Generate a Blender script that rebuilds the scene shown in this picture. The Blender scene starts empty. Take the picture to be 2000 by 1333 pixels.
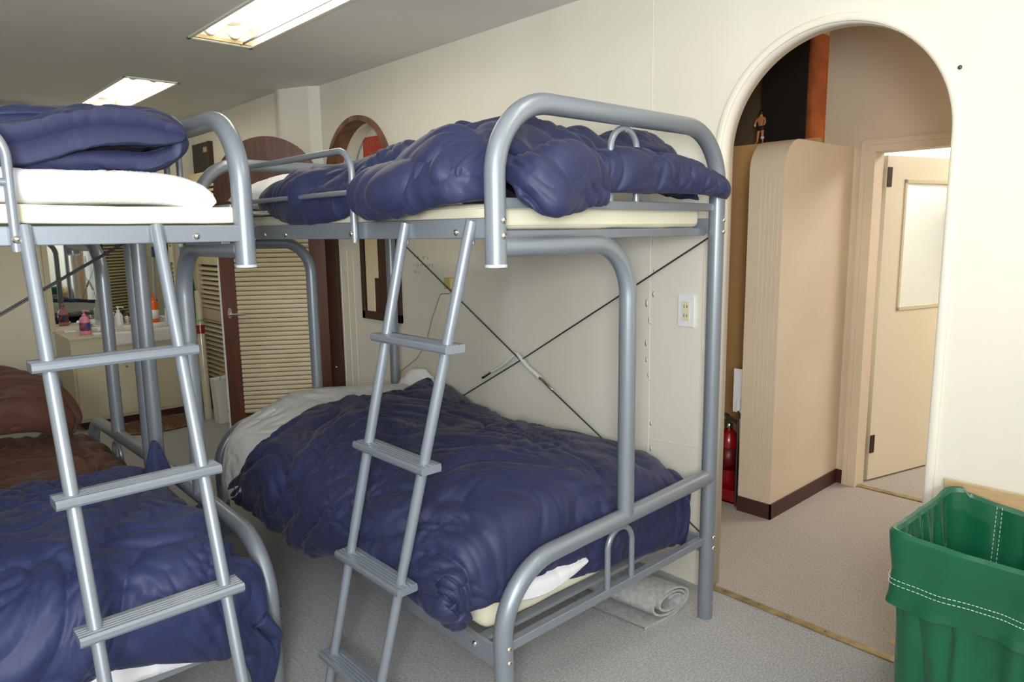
import bpy, bmesh, math, random
import numpy as np
from mathutils import Vector, Matrix
PI = math.pi
scene = bpy.context.scene
COL = scene.collection

# ------------------------------------------------------------------ camera
def cam_axes(yaw, pit, rol):
    f = np.array([math.sin(yaw)*math.cos(pit), math.cos(yaw)*math.cos(pit), -math.sin(pit)])
    r = np.array([math.cos(yaw), -math.sin(yaw), 0.0]); u = np.cross(r, f)
    return math.cos(rol)*r+math.sin(rol)*u, -math.sin(rol)*r+math.cos(rol)*u, f
r_, u_, f_ = cam_axes(0.742936, 0.154229, -0.013897)
cd = bpy.data.cameras.new('camera'); cam = bpy.data.objects.new('camera', cd); COL.objects.link(cam)
cd.sensor_width = 36; cd.lens = 36*1383.34/2000; cd.clip_start = 0.02
cam.matrix_world = Matrix(((r_[0], u_[0], -f_[0], 0), (r_[1], u_[1], -f_[1], 0), (r_[2], u_[2], -f_[2], 1.40), (0, 0, 0, 1)))
scene.camera = cam

# ------------------------------------------------------------------ world, exposure, lights
scene.view_settings.view_transform = 'Standard'; scene.view_settings.look = 'None'
scene.view_settings.gamma = 1; scene.view_settings.use_curve_mapping = False
scene.view_settings.exposure = 0.0
w = bpy.data.worlds.new('world'); scene.world = w; w.use_nodes = True
w.node_tree.nodes['Background'].inputs[0].default_value = (0.85, 0.93, 1, 1)
w.node_tree.nodes['Background'].inputs[1].default_value = 0.8

def area(name, loc, target, sx, sy, power, col):
    l = bpy.data.lights.new(name, 'AREA'); l.shape = 'RECTANGLE'; l.size = sx; l.size_y = sy
    l.energy = power; l.color = col
    o = bpy.data.objects.new(name, l); COL.objects.link(o); o.location = loc
    d = Vector(target)-Vector(loc); o.rotation_euler = d.to_track_quat('-Z', 'Y').to_euler()
    return o
# daylight through the window behind the camera, the camera's flash softbox, an added ceiling fill, the ceiling tubes, the rooms beyond the arch
area('window_daylight', (-0.7, -2.75, 1.55), (-0.3, 2.0, 2.1), 3.2, 1.7, 62, (0.93, 0.97, 1.0))
area('flash_softbox', (-0.25, -0.25, 1.82), (1.6, 2.2, 1.35), 0.35, 0.35, 11, (0.98, 0.98, 1.0))
area('ceiling_fill', (-0.45, -0.35, 1.5), (0.6, 1.75, 2.75), 0.4, 0.4, 66, (0.97, 0.98, 1.0))  # fill light added to brighten the ceiling
area('back_room_light', (5.9, 1.9, 2.35), (5.9, 1.8, 0), 0.9, 0.9, 55, (1.0, 0.98, 0.95))
area('back_room_light', (5.2, 0.3, 2.35), (5.0, 0.9, 0), 0.9, 0.9, 48, (1.0, 0.97, 0.9))
area('passage_light', (3.0, 0.2, 2.3), (3.1, 0.9, 0), 0.5, 0.5, 7.5, (1.0, 0.80, 0.62))

# ------------------------------------------------------------------ materials
def s2l(c):
    return tuple(((x/255)/12.92 if x/255 <= .04045 else ((x/255+.055)/1.055)**2.4) for x in c)
def mat(name, rgb, rough=.6, metal=0, spec=.5, rgb2=None, nscale=8, stretch=(1, 1, 1), bump=0, bscale=60, coat=0, sheen=0, emis=None, estr=0, trans=0, detail=4, ramp=(.35, .65), bstretch=(1,1,1)):
    m = bpy.data.materials.new(name); m.use_nodes = True; nt = m.node_tree; b = nt.nodes['Principled BSDF']
    c = (*s2l(rgb), 1)
    b.inputs['Base Color'].default_value = c; b.inputs['Roughness'].default_value = rough
    b.inputs['Metallic'].default_value = metal; b.inputs['Specular IOR Level'].default_value = spec
    b.inputs['Coat Weight'].default_value = coat; b.inputs['Coat Roughness'].default_value = .15
    b.inputs['Sheen Weight'].default_value = sheen; b.inputs['Sheen Roughness'].default_value = .4
    b.inputs['Transmission Weight'].default_value = trans
    if emis: b.inputs['Emission Color'].default_value = (*s2l(emis), 1); b.inputs['Emission Strength'].default_value = estr
    tc = nt.nodes.new('ShaderNodeTexCoord')
    def noise(sc, st, det):
        mp = nt.nodes.new('ShaderNodeMapping'); mp.inputs['Scale'].default_value = st
        nt.links.new(tc.outputs['Object'], mp.inputs[0])
        n = nt.nodes.new('ShaderNodeTexNoise'); n.inputs['Scale'].default_value = sc; n.inputs['Detail'].default_value = det
        nt.links.new(mp.outputs[0], n.inputs['Vector']); return n
    if rgb2:
        n = noise(nscale, stretch, detail); rp = nt.nodes.new('ShaderNodeValToRGB')
        rp.color_ramp.elements[0].position = ramp[0]; rp.color_ramp.elements[1].position = ramp[1]
        rp.color_ramp.elements[0].color = c; rp.color_ramp.elements[1].color = (*s2l(rgb2), 1)
        nt.links.new(n.outputs['Fac'], rp.inputs[0]); nt.links.new(rp.outputs[0], b.inputs['Base Color'])
    if bump:
        n = noise(bscale, bstretch, 5); bp = nt.nodes.new('ShaderNodeBump'); bp.inputs['Strength'].default_value = bump
        bp.inputs['Distance'].default_value = .004
        nt.links.new(n.outputs['Fac'], bp.inputs['Height']); nt.links.new(bp.outputs[0], b.inputs['Normal'])
    return m
M = {}
M['wall'] = mat('cream_wall_paint', (234, 230, 216), .55, rgb2=(229, 224, 208), nscale=3, stretch=(1, 1, .3), bump=.25, bscale=14, bstretch=(1, 1, .35))
M['farwall'] = mat('far_wall_paint', (232, 225, 203), .6, bump=.15, bscale=12)
M['ceiling'] = mat('ceiling_paint', (226, 226, 222), .75, rgb2=(220, 220, 216), nscale=2, bump=.1, bscale=40)
M['carpet'] = mat('grey_carpet', (154, 155, 155), .95, spec=.1, rgb2=(188, 189, 189), nscale=90, stretch=(1, 2.2, 1), bump=.6, bscale=300, detail=8)
M['carpet2'] = mat('warm_grey_carpet', (162, 156, 149), .95, spec=.1, rgb2=(192, 186, 178), nscale=80, stretch=(1, 3, 1), bump=.6, bscale=300, detail=8)
M['rolled'] = mat('rolled_carpet_grey', (165, 165, 163), .95, spec=.1, rgb2=(188, 188, 186), nscale=60, bump=.6, bscale=250, detail=8)
M['steel'] = mat('silver_grey_painted_steel', (136, 144, 152), .36, metal=.35, spec=.6, coat=.35)
M['chrome'] = mat('bright_bolt_metal', (225, 220, 208), .2, metal=1)
M['rod'] = mat('dark_steel_rod', (95, 95, 98), .35, metal=.8)
M['navy'] = mat('navy_duvet_cotton', (42, 47, 79), .55, spec=.35, sheen=.05, bump=.5, bscale=22, bstretch=(1, 2.6, 1))
M['navy2'] = mat('blue_duvet_cotton', (44, 52, 90), .55, spec=.35, sheen=.05, bump=.5, bscale=22, bstretch=(2.4, 1, 1))
M['brown'] = mat('brown_duvet_cotton', (92, 61, 49), .58, spec=.3, sheen=.05, bump=.5, bscale=22)
M['sheet'] = mat('white_cotton_sheet', (228, 228, 229), .75, spec=.2, sheen=.1, bump=.25, bscale=14)
M['greysheet'] = mat('pale_grey_cotton_sheet', (214, 213, 210), .8, spec=.2, bump=.25, bscale=16)
M['futon'] = mat('cream_mattress_fabric', (228, 223, 198), .6, spec=.3, bump=.3, bscale=12)
M['door'] = mat('dark_brown_stained_wood', (112, 62, 38), .4, rgb2=(90, 48, 28), nscale=6, stretch=(6, 6, .5), coat=.1)
M['arch'] = mat('reddish_brown_stained_wood', (118, 76, 58), .45, rgb2=(96, 58, 42), nscale=6, stretch=(6, 6, .5))
M['ring'] = mat('worn_brown_wood', (138, 92, 62), .5, rgb2=(98, 58, 36), nscale=7, stretch=(2, 2, .7))
M['darkwood'] = mat('very_dark_brown_wood', (66, 38, 28), .45)
M['slat'] = mat('pale_tan_louvre', (236, 222, 188), .45, rgb2=(230, 214, 176), nscale=5)
M['laminate'] = mat('cream_cabinet_laminate', (212, 202, 172), .4)
M['basin'] = mat('white_ceramic', (236, 234, 228), .15, coat=.5)
M['white'] = mat('white_plastic', (236, 236, 238), .35)
M['lampwhite'] = mat('white_enamel', (240, 236, 222), .4)
M['tube'] = mat('lit_fluorescent_tube', (255, 255, 255), .5, emis=(255, 246, 224), estr=9)
M['reflector'] = mat('white_lamp_tray', (250, 249, 244), .35)
M['mirror'] = mat('mirror_glass', (225, 232, 228), .02, metal=1)
M['part'] = mat('beige_plaster', (224, 208, 184), .55, rgb2=(218, 200, 176), nscale=2, bump=.2, bscale=10, bstretch=(1, 1, 5))
M['base'] = mat('dark_maroon_vinyl', (72, 40, 40), .45)
M['tan'] = mat('tan_board', (214, 170, 110), .7)
M['black'] = mat('near_black_board', (26, 22, 20), .5)
M['orange'] = mat('orange_brown_plywood', (160, 88, 44), .85, spec=.1, rgb2=(132, 68, 32), nscale=8)
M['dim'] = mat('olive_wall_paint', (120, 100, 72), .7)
M['brass'] = mat('worn_brass_strip', (176, 160, 118), .45, metal=.5, rgb2=(140, 124, 88), nscale=18)
M['green'] = mat('green_nylon', (12, 84, 54), .36, spec=.5, sheen=.1, rgb2=(14, 92, 60), nscale=5, bump=.3, bscale=18, bstretch=(1, 1, .4))
M['bluebag'] = mat('blue_nylon', (40, 60, 160), .4, sheen=.3)
M['stitch'] = mat('white_thread', (215, 228, 215), .7)
M['card'] = mat('brown_cardboard', (202, 176, 134), .8, rgb2=(190, 162, 120), nscale=12, stretch=(1, 1, 6))
M['ink'] = mat('dark_ink', (60, 52, 46), .7)
M['red'] = mat('red_enamel', (140, 12, 20), .25, coat=.5)
M['poster'] = mat('orange_red_poster', (198, 62, 38), .5)
M['pink'] = mat('pink_plastic', (240, 150, 176), .3)
M['lblue'] = mat('blue_label', (52, 74, 150), .4, rgb2=(190, 80, 70), nscale=45, ramp=(.5, .55))
M['orangep'] = mat('orange_plastic', (240, 112, 26), .3)
M['mint'] = mat('mint_green_plastic', (160, 214, 172), .4)
M['clear'] = mat('clear_glass', (240, 246, 246), .05, trans=.95)
M['rug'] = mat('brown_shag', (160, 122, 96), .95, rgb2=(112, 82, 62), nscale=60, bump=1, bscale=90)
M['paper'] = mat('white_paper_bag', (232, 230, 220), .7, bump=.3, bscale=12)
M['plasticwrap'] = mat('clear_plastic_wrapped_blind', (214, 204, 178), .18, coat=.6, bump=.5, bscale=26)
M['bluep'] = mat('blue_plastic', (104, 130, 184), .4)
M['skin'] = mat('tan_figurine', (200, 130, 86), .5)
M['hingem'] = mat('dark_bronze', (58, 40, 32), .4, metal=.6)
M['darkgreen'] = mat('dark_green_foliage_cloth', (40, 50, 42), .7)
fg = mat('frosted_glass', (238, 240, 226), .45, trans=.92, bump=.5, bscale=120); M['frost'] = fg

# ------------------------------------------------------------------ mesh helpers
def link(o, parent):
    COL.objects.link(o)
    if parent is not None: o.parent = parent
    return o
def tag(o, label=None, cat=None, group=None, kind=None):
    if label: o['label'] = label
    if cat: o['category'] = cat
    if group: o['group'] = group
    if kind: o['kind'] = kind
    return o
def empty(name, loc, label=None, cat=None, group=None, kind=None):
    o = bpy.data.objects.new(name, None); COL.objects.link(o); o.location = loc; o.empty_display_size = .05
    return tag(o, label, cat, group, kind)
class MB:
    def __init__(s): s.v = []; s.f = []; s.n = 0; s.sm = []
    def add(s, V, F, smooth=True):
        V = np.asarray(V, float); s.v.append(V)
        s.f += [tuple(i+s.n for i in f) for f in F]; s.sm += [smooth]*len(F); s.n += len(V); return s
    def box(s, a, b, bev=0, rot=None, piv=None):
        x0, y0, z0 = [min(p, q) for p, q in zip(a, b)]; x1, y1, z1 = [max(p, q) for p, q in zip(a, b)]
        if bev:
            bm = bmesh.new(); bmesh.ops.create_cube(bm, size=1)
            for v in bm.verts: v.co = Vector(((x0+x1)/2+v.co.x*(x1-x0), (y0+y1)/2+v.co.y*(y1-y0), (z0+z1)/2+v.co.z*(z1-z0)))
            bmesh.ops.bevel(bm, geom=bm.edges[:], offset=min(bev, .49*min(x1-x0, y1-y0, z1-z0)), segments=3, profile=.5, affect='EDGES')
            bm.verts.index_update()
            V = [tuple(v.co) for v in bm.verts]; F = [tuple(v.index for v in f.verts) for f in bm.faces]; bm.free()
        else:
            V = [(x, y, z) for x in (x0, x1) for y in (y0, y1) for z in (z0, z1)]
            F = [(0, 1, 3, 2), (4, 6, 7, 5), (0, 4, 5, 1), (2, 3, 7, 6), (0, 2, 6, 4), (1, 5, 7, 3)]
        V = np.array(V)
        if rot is not None:
            p = np.array(piv if piv is not None else V.mean(0)); V = (V-p)@np.array(rot).T+p
        return s.add(V, F, False)
    def tube(s, pts, r, n=14, cap=True, flat=None):
        P = np.array(pts, float); k = len(P); R = np.full(k, r) if np.isscalar(r) else np.array(r, float)
        T = np.gradient(P, axis=0); T /= np.linalg.norm(T, axis=1)[:, None]+1e-12
        up = np.array([0, 0, 1.]) if abs(T[0][2]) < .9 else np.array([1., 0, 0])
        a = np.cross(T[0], up); a /= np.linalg.norm(a); V = []
        for i in range(k):
            a = a-T[i]*(a@T[i]); a /= np.linalg.norm(a); b = np.cross(T[i], a)
            for j in range(n):
                t = 2*PI*j/n; V.append(P[i]+R[i]*(a*math.cos(t)+b*math.sin(t)*(flat or 1)))
        F = [(i*n+j, i*n+(j+1) % n, (i+1)*n+(j+1) % n, (i+1)*n+j) for i in range(k-1) for j in range(n)]
        s.add(V, F)
        if cap:
            s.add(V[:n], [tuple(range(n))[::-1]], False); s.add(V[-n:], [tuple(range(n))], False)
        return s
    def lathe(s, prof, c=(0, 0, 0), n=20, axis=2, sx=1, sy=1):
        V = []; c = np.array(c, float)
        for r, h in prof:
            for j in range(n):
                t = 2*PI*j/n; q = [r*math.cos(t)*sx, r*math.sin(t)*sy, h]
                if axis == 0: q = [q[2], q[0], q[1]]
                if axis == 1: q = [q[0], q[2], q[1]]
                V.append(c+q)
        k = len(prof); F = [(i*n+j, i*n+(j+1) % n, (i+1)*n+(j+1) % n, (i+1)*n+j) for i in range(k-1) for j in range(n)]
        F += [tuple(range(n))[::-1], tuple(range((k-1)*n, k*n))]
        return s.add(V, F)
    def prism(s, poly, dirv, smooth=False):
        P = np.array(poly, float); d = np.array(dirv, float); n = len(P)
        V = np.vstack([P, P+d]); F = [tuple(range(n))[::-1], tuple(range(n, 2*n))]
        F += [(i, (i+1) % n, n+(i+1) % n, n+i) for i in range(n)]
        return s.add(V, F, smooth)
    def strip(s, A, B):  # quads between two equal-length polylines
        n = len(A); V = list(A)+list(B); return s.add(V, [(i, i+1, n+i+1, n+i) for i in range(n-1)])
    def build(s, name, m, parent=None, fix=True):
        me = bpy.data.meshes.new(name); V = np.vstack(s.v)
        me.from_pydata(V.tolist(), [], s.f); me.polygons.foreach_set('use_smooth', s.sm); me.materials.append(m)
        me.update()
        if fix:
            bm = bmesh.new(); bm.from_mesh(me); bmesh.ops.recalc_face_normals(bm, faces=bm.faces[:]); bm.to_mesh(me); bm.free()
        o = bpy.data.objects.new(name, me); link(o, None)
        if parent is not None:
            o.parent = parent; o.matrix_parent_inverse = Matrix.Translation(-world_loc(parent))
        return o
def world_loc(o):
    v = Vector(o.location)
    return v if o.type == 'EMPTY' else Vector((0, 0, 0))
def fil(pts, rad, seg=10):
    """polyline with rounded corners and evenly split straight runs"""
    P = [np.array(p, float) for p in pts]; out = [P[0]]
    if np.isscalar(rad): rad = [rad]*len(P)
    for i in range(1, len(P)-1):
        a = P[i-1]-P[i]; b = P[i+1]-P[i]; la, lb = np.linalg.norm(a), np.linalg.norm(b); a /= la; b /= lb
        ang = math.acos(max(-1, min(1, a@b))); t = min(rad[i]/math.tan(ang/2), la*.98, lb*.98)
        r = t*math.tan(ang/2); h = (a+b)/np.linalg.norm(a+b); c = P[i]+h*(r/math.sin(ang/2))
        s0 = P[i]+a*t-c; s1 = P[i]+b*t-c; om = math.acos(max(-1, min(1, s0@s1/(r*r))))
        for k in range(seg+1):
            q = k/seg; out.append(c+(math.sin((1-q)*om)*s0+math.sin(q*om)*s1)/math.sin(om))
    out.append(P[-1]); return out

# 2D gradient noise in numpy
class Noise:
    def __init__(s, seed):
        g = np.random.RandomState(seed); t = g.rand(256)*2*PI; s.g = np.stack([np.cos(t), np.sin(t)], 1); s.p = g.permutation(256)
    def __call__(s, x, y):
        xi = np.floor(x).astype(int); yi = np.floor(y).astype(int); xf = x-xi; yf = y-yi
        f = lambda t: t*t*t*(t*(t*6-15)+10)
        def d(i, j):
            h = s.p[(s.p[(xi+i) % 256]+yi+j) % 256]; g = s.g[h]; return g[..., 0]*(xf-i)+g[..., 1]*(yf-j)
        u, v = f(xf), f(yf)
        return 1.5*((d(0, 0)*(1-u)+d(1, 0)*u)*(1-v)+(d(0, 1)*(1-u)+d(1, 1)*u)*v)
def cr(C, n):
    """Catmull-Rom through the control points along axis 0, resampled to n"""
    m = len(C); t = np.linspace(0, m-1, n); i = np.minimum(t.astype(int), m-2); f = (t-i)
    P = np.concatenate([[2*C[0]-C[1]], C, [2*C[-1]-C[-2]]]); a, b, c, d = P[i], P[i+1], P[i+2], P[i+3]
    f = f.reshape((-1,)+(1,)*(C.ndim-1))
    return .5*((2*b)+(c-a)*f+(2*a-5*b+4*c-d)*f*f+(3*b-a-3*c+d)*f**3)
def puff(mb, ctrl, th=.06, nu=120, nv=120, seed=1, big=.02, bs=.22, fine=.006, fs=.06, st=(1, 1), edge=5, warp=.5, rag=0, mic=.0015, fold=0, fdir=0, fsc=1, flip=False):
    """soft padded cloth: a spline surface through ctrl with thickness, puckered lobes and creases"""
    C = np.array(ctrl, float); S = cr(C, nv); S = np.swapaxes(cr(np.swapaxes(S, 0, 1), nu), 0, 1)   # nv x nu x 3
    du = np.gradient(S, axis=1); dv = np.gradient(S, axis=0)
    lu = np.concatenate([np.zeros((nv, 1)), np.cumsum(np.linalg.norm(du[:, 1:], axis=2), 1)], 1)
    lv = np.concatenate([np.zeros((1, nu)), np.cumsum(np.linalg.norm(dv[1:], axis=2), 0)], 0)
    A = np.mean(lu, 0)[None, :]*np.ones((nv, 1)); B = np.mean(lv, 1)[:, None]*np.ones((1, nu))
    n1, n2, n3, n4, n5 = [Noise(seed*7+k) for k in range(5)]
    wx = n3(A/.35, B/.35)*.35*warp; wy = n4(A/.35+9, B/.35)*.35*warp
    a, b = (A+wx)*st[0], (B+wy)*st[1]
    h = big*(np.abs(n1(a/bs+3, b/bs+5))**.6*1.5-.5)
    h += big*.35*(np.abs(n2(a/bs*2.1, b/bs*2.1))**.7*1.5-.5)
    cw = np.exp(-(np.abs(n1(a/bs+3, b/bs+5))/.16)**2)        # near a crease: fine radial puckers
    h += fine*(.35+cw)*(n5(a/fs, b/fs*.45)+.6*n2(a/fs*.5+3, b/fs*1.9))
    h += mic*n4(a/.018, b/.03)
    # short crisp creases in three directions, each faded in and out by a broad mask
    cz_ = fold if fold else .0035
    for k, (ang, w1, l1) in enumerate(((fdir, .055, .26), (fdir+.9, .075, .22), (fdir-.7, .042, .16))):
        w1 *= fsc; l1 *= fsc
        ca, sa = math.cos(ang), math.sin(ang); q = (A+.6*wx)*ca+(B+.6*wy)*sa; p = -(A+.6*wx)*sa+(B+.6*wy)*ca
        g = (n1, n2, n5)[k](q/w1+11*k, p/l1+5*k); mk = np.clip(.15+1.6*(n3, n4, n1)[k](A/.19+3*k, B/.19-2*k), 0, 1)
        h -= cz_*(1-.2*k)*np.exp(-(g/.17)**2)*mk
        h += cz_*.35*(n2, n5, n4)[k](q/(w1*1.3)+7, p/l1)*mk
    u = np.linspace(-1, 1, nu)[None, :]; v = np.linspace(-1, 1, nv)[:, None]
    prof = ((1-np.abs(u)**edge)*(1-np.abs(v)**edge)).clip(0, 1)**.5
    N = np.cross(du, dv); N /= np.linalg.norm(N, axis=2)[..., None]+1e-9
    if flip: N = -N
    if rag:
        e = (1-prof)**2; S = S+rag*e[..., None]*np.stack([n1(A/.07, B/.07), n2(A/.07, B/.07), n5(A/.09, B/.09)*.8], 2)
    dis = h*(.25+.75*np.minimum(prof*1.3, 1))
    top = S+N*(th/2*prof+dis)[..., None]; bot = S-N*(th/2*prof-dis*.4-(1-prof)*dis*.6)[..., None]
    bot[0], bot[-1], bot[:, 0], bot[:, -1] = top[0], top[-1], top[:, 0], top[:, -1]
    idx = np.arange(nu*nv).reshape(nv, nu)
    q = np.stack([idx[:-1, :-1], idx[:-1, 1:], idx[1:, 1:], idx[1:, :-1]], -1).reshape(-1, 4)
    q2 = q[:, ::-1]+nu*nv
    mb.add(np.vstack([top.reshape(-1, 3), bot.reshape(-1, 3)]), [tuple(r) for r in np.vstack([q, q2]).tolist()])
    return mb
def weld(o, d=1e-5):
    bm = bmesh.new(); bm.from_mesh(o.data); bmesh.ops.remove_doubles(bm, verts=bm.verts[:], dist=d)
    bmesh.ops.recalc_face_normals(bm, faces=bm.faces[:]); bm.to_mesh(o.data); bm.free(); return o
def text(body, size, m, parent, matrix, name='lettering', extr=.0004):
    c = bpy.data.curves.new(name, 'FONT'); c.body = body; c.size = size; c.extrude = extr; c.align_x = 'LEFT'
    t = bpy.data.objects.new(name, c); COL.objects.link(t); t.matrix_world = matrix
    dg = bpy.context.evaluated_depsgraph_get(); me = bpy.data.meshes.new_from_object(t.evaluated_get(dg))
    me.transform(matrix); me.materials.clear(); me.materials.append(m)
    COL.objects.unlink(t); bpy.data.objects.remove(t)
    o = bpy.data.objects.new(name, me); link(o, None)
    if parent is not None: o.parent = parent; o.matrix_parent_inverse = Matrix.Translation(-world_loc(parent))
    return o
def facing(loc, right, up):
    r = Vector(right).normalized(); u = Vector(up).normalized(); n = r.cross(u)
    return Matrix(((r.x, u.x, n.x, loc[0]), (r.y, u.y, n.y, loc[1]), (r.z, u.z, n.z, loc[2]), (0, 0, 0, 1)))
def circ(c, r, a0, a1, n, rz=None):
    return [(c[0]+r*math.cos(a0+(a1-a0)*i/n), c[1]+(rz or r)*math.sin(a0+(a1-a0)*i/n)) for i in range(n+1)]
def plate(name, outer, holes, mapf, thick, m, smooth=False):
    """a flat wall with openings; 2D polygons mapped by mapf(a, b, depth)"""
    cv = bpy.data.curves.new(name, 'CURVE'); cv.dimensions = '2D'; cv.fill_mode = 'BOTH'; cv.extrude = thick/2
    for poly in [outer]+holes:
        sp = cv.splines.new('POLY'); sp.points.add(len(poly)-1); sp.use_cyclic_u = True
        for p, q in zip(sp.points, poly): p.co = (q[0], q[1], 0, 1)
    t = bpy.data.objects.new(name, cv); COL.objects.link(t)
    dg = bpy.context.evaluated_depsgraph_get(); me = bpy.data.meshes.new_from_object(t.evaluated_get(dg))
    COL.objects.unlink(t); bpy.data.objects.remove(t)
    for v in me.vertices: v.co = mapf(v.co.x, v.co.y, v.co.z+thick/2)
    me.materials.clear(); me.materials.append(m); me.name = name
    bm = bmesh.new(); bm.from_mesh(me); bmesh.ops.remove_doubles(bm, verts=bm.verts[:], dist=1e-5); bmesh.ops.recalc_face_normals(bm, faces=bm.faces[:]); bm.to_mesh(me); bm.free()
    o = bpy.data.objects.new(name, me); COL.objects.link(o); return o
S = dict(kind='structure')

# ------------------------------------------------------------------ the room
WX = 2.31; CZ = 2.335; AC_Y = 1.035; AR = .362
tag(MB().box((-2.6, -2.6, -.1), (2.335, 6.45, 0)).build('floor', M['carpet']), **S)
tag(MB().box((2.335, -1.0, -.1), (7.0, 3.4, 0)).build('floor', M['carpet2']), **S)
arch = [(AC_Y+AR, 0.0)]+circ((AC_Y, 1.66), AR, 0, PI, 48)+[(AC_Y-AR, 0.0)]
portc = (3.87, 1.715); PRr = .36
A0 = math.radians(-48); hole = circ(portc, PRr, A0, PI-A0, 56)
outer = [(AC_Y+AR, 0.0), (AC_Y+AR, 0.0)]
outer = [(4.305, 0), (4.305, CZ), (-2.6, CZ), (-2.6, 0), (AC_Y-AR, 0)]+[p for p in reversed(arch[1:-1])]+[(AC_Y+AR, 0)]
wr = plate('wall_right', outer, [hole], lambda a, b, d: (WX+d, a, b), .075, M['wall']); tag(wr, **S)
# raised rim moulding round the arch
rim = MB()
pth = [(WX-.004, AC_Y+AR+.022, 0)]+[(WX-.004, p[0], p[1]) for p in circ((AC_Y, 1.66), AR+.022, 0, PI, 60)]+[(WX-.004, AC_Y-AR-.022, 0)]
pr = []
for q in np.linspace(0, PI, 9): pr.append((-.010*math.sin(q)**.6 if 0 < q < PI else 0, .0135*math.cos(q)))
rings = []
for (a, b) in pr:
    R2 = AR+.0145+b
    rings.append([(WX+a, AC_Y+R2, 0)]+[(WX+a, p[0], p[1]) for p in circ((AC_Y, 1.66), R2, 0, PI, 60)]+[(WX+a, AC_Y-R2, 0)])
for A_, B_ in zip(rings[:-1], rings[1:]): rim.strip(A_, B_)
tag(rim.build('trim_1', M['wall']), **S)
# wall: chamfer, recess wall, far wall, left and back walls
cw = MB()
cpts = fil([(2.31, 4.305), (2.255, 4.36), (2.15, 4.575), (2.185, 4.70), (2.20, 6.30)], [0, .03, .08, .05, 0], 6)
cw.strip([(p[0], p[1], 0) for p in cpts], [(p[0], p[1], CZ) for p in cpts])
cw.strip([(p[0]+.3, p[1], 0) for p in cpts], [(p[0]+.3, p[1], CZ) for p in cpts])
tag(cw.build('wall_corner', M['wall'], fix=False), **S)
tag(MB().box((-2.6, 6.33, 0), (2.5, 6.43, CZ)).build('wall_far', M['farwall']), **S)
tag(MB().box((-2.7, -2.6, 0), (-2.6, 6.43, CZ)).build('wall_left', M['farwall']), **S)
wb = plate('wall_back', [(-2.6, 0), (2.31, 0), (2.31, CZ), (-2.6, CZ)], [[(-2.2, .75), (.9, .75), (.9, 2.2), (-2.2, 2.2)]], lambda a, b, d: (a, -2.6+d, b), .08, M['wall']); tag(wb, **S)
wf = MB()
for a in (-2.2, -1.167, -.133, .88): wf.box((a, -2.59, .75), (a+.03, -2.54, 2.2))
for b in (.75, 2.17): wf.box((-2.2, -2.59, b), (.9, -2.54, b+.03))
tag(wf.build('window_1', M['white']), **S)
lampY = [(2.25, 3.65), (4.75, 6.15), (-.25, 1.15), (-2.2, -.8)]
holes = [[(1.283, a-.008), (1.597, a-.008), (1.597, b+.008), (1.283, b+.008)] for a, b in lampY]
tag(plate('ceiling', [(-2.7, -2.7), (2.5, -2.7), (2.5, 6.43), (-2.7, 6.43)], holes, lambda a, b, d: (a, b, CZ+d), .06, M['ceiling']), **S)
# seams and ridges of old plaster on the right wall
rg = MB()
for pts in ([(1.705, 2.3), (1.70, 1.09), (1.695, .62), (1.70, .45)], [(1.69, .55), (1.45, .565)], [(1.455, 1.3), (1.455, .93), (1.42, .93)]):
    rg.tube([(WX-.0002, p[0], p[1]) for p in fil([(a, b, 0) for a, b in pts], .01, 3)], .0016, 6)
random.seed(3)
for k in range(12):
    rg.lathe([(0.0001, -.0007), (.003+random.random()*.004, 0), (.0001, .0007)], (WX, 1.70+random.uniform(-.02, .02), random.uniform(.5, 1.35)), 8, axis=0, sy=1+2*random.random())
tag(rg.build('trim_2', M['wall']), **S)
rg = MB()
for y in (4.14, 4.06, 3.985): rg.box((WX-.003, y, 0), (WX, y+.006, 1.3))
tag(rg.build('trim_3', M['wall']), **S)
# scribbled pencil note on the wall
sc = MB(); random.seed(5)
for row, (z0, n) in enumerate(((1.262, 6), (1.218, 9), (1.178, 3))):
    for k in range(n):
        y = 3.325-k*.021-(.055 if (row == 0 and k > 2) else 0)*.5
        p = [(WX-.0006, y-random.uniform(0, .014), z0+random.uniform(-.011, .011)) for _ in range(4)]
        sc.tube(p, .0007, 4)
tag(sc.build('wall_writing', M['ink']), 'small pencilled note on the cream wall beside the ladder of the blue bunk', 'writing')
# yellowed junction box and its thin cord
j = MB().box((WX-.03, 2.955, 1.10), (WX, 3.01, 1.16), .004).build('junction_box', mat('yellowed_plastic', (196, 182, 120), .5)); tag(j, 'small yellowed junction box on the wall behind the ladder', 'junction box')
tag(MB().tube(fil([(WX-.012, 2.97, 1.10), (WX-.012, 2.98, 1.075), (WX-.01, 3.07, 1.07), (WX-.008, 3.16, .92), (WX-.008, 3.22, .78), (WX-.008, 3.32, .68), (WX-.008, 3.55, .55)], .03, 5), .0026, 6).build('cord', mat('tan_cord', (170, 150, 112), .6)), 'thin beige cord running down the wall from the junction box', 'cord')
# outlet
o = empty('wall_outlet', (WX, 1.525, 1.09), 'white double wall socket between bed post and arch', 'outlet')
MB().box((WX-.009, 1.488, 1.028), (WX, 1.562, 1.152), .003).build('cover_plate', M['white'], o)
cp = MB().box((WX-.012, 1.509, 1.053), (WX-.008, 1.541, 1.127), .001).build('socket', mat('ivory_plastic', (228, 222, 190), .4), o)
for z in (1.107, 1.073):
    for y in (1.519, 1.531): MB().box((WX-.0125, y-.0013, z-.006), (WX-.0118, y+.0013, z+.006)).build('slot', M['black'], cp)
hk = MB().lathe([(.002, 0), (.006, .002), (.004, .008), (.0005, .012)], (WX-.01, .663, 1.83), 8, axis=0).build('screw_hook', M['rod']); tag(hk, 'tiny screw hook in the wall right of the arch', 'hook')

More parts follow.
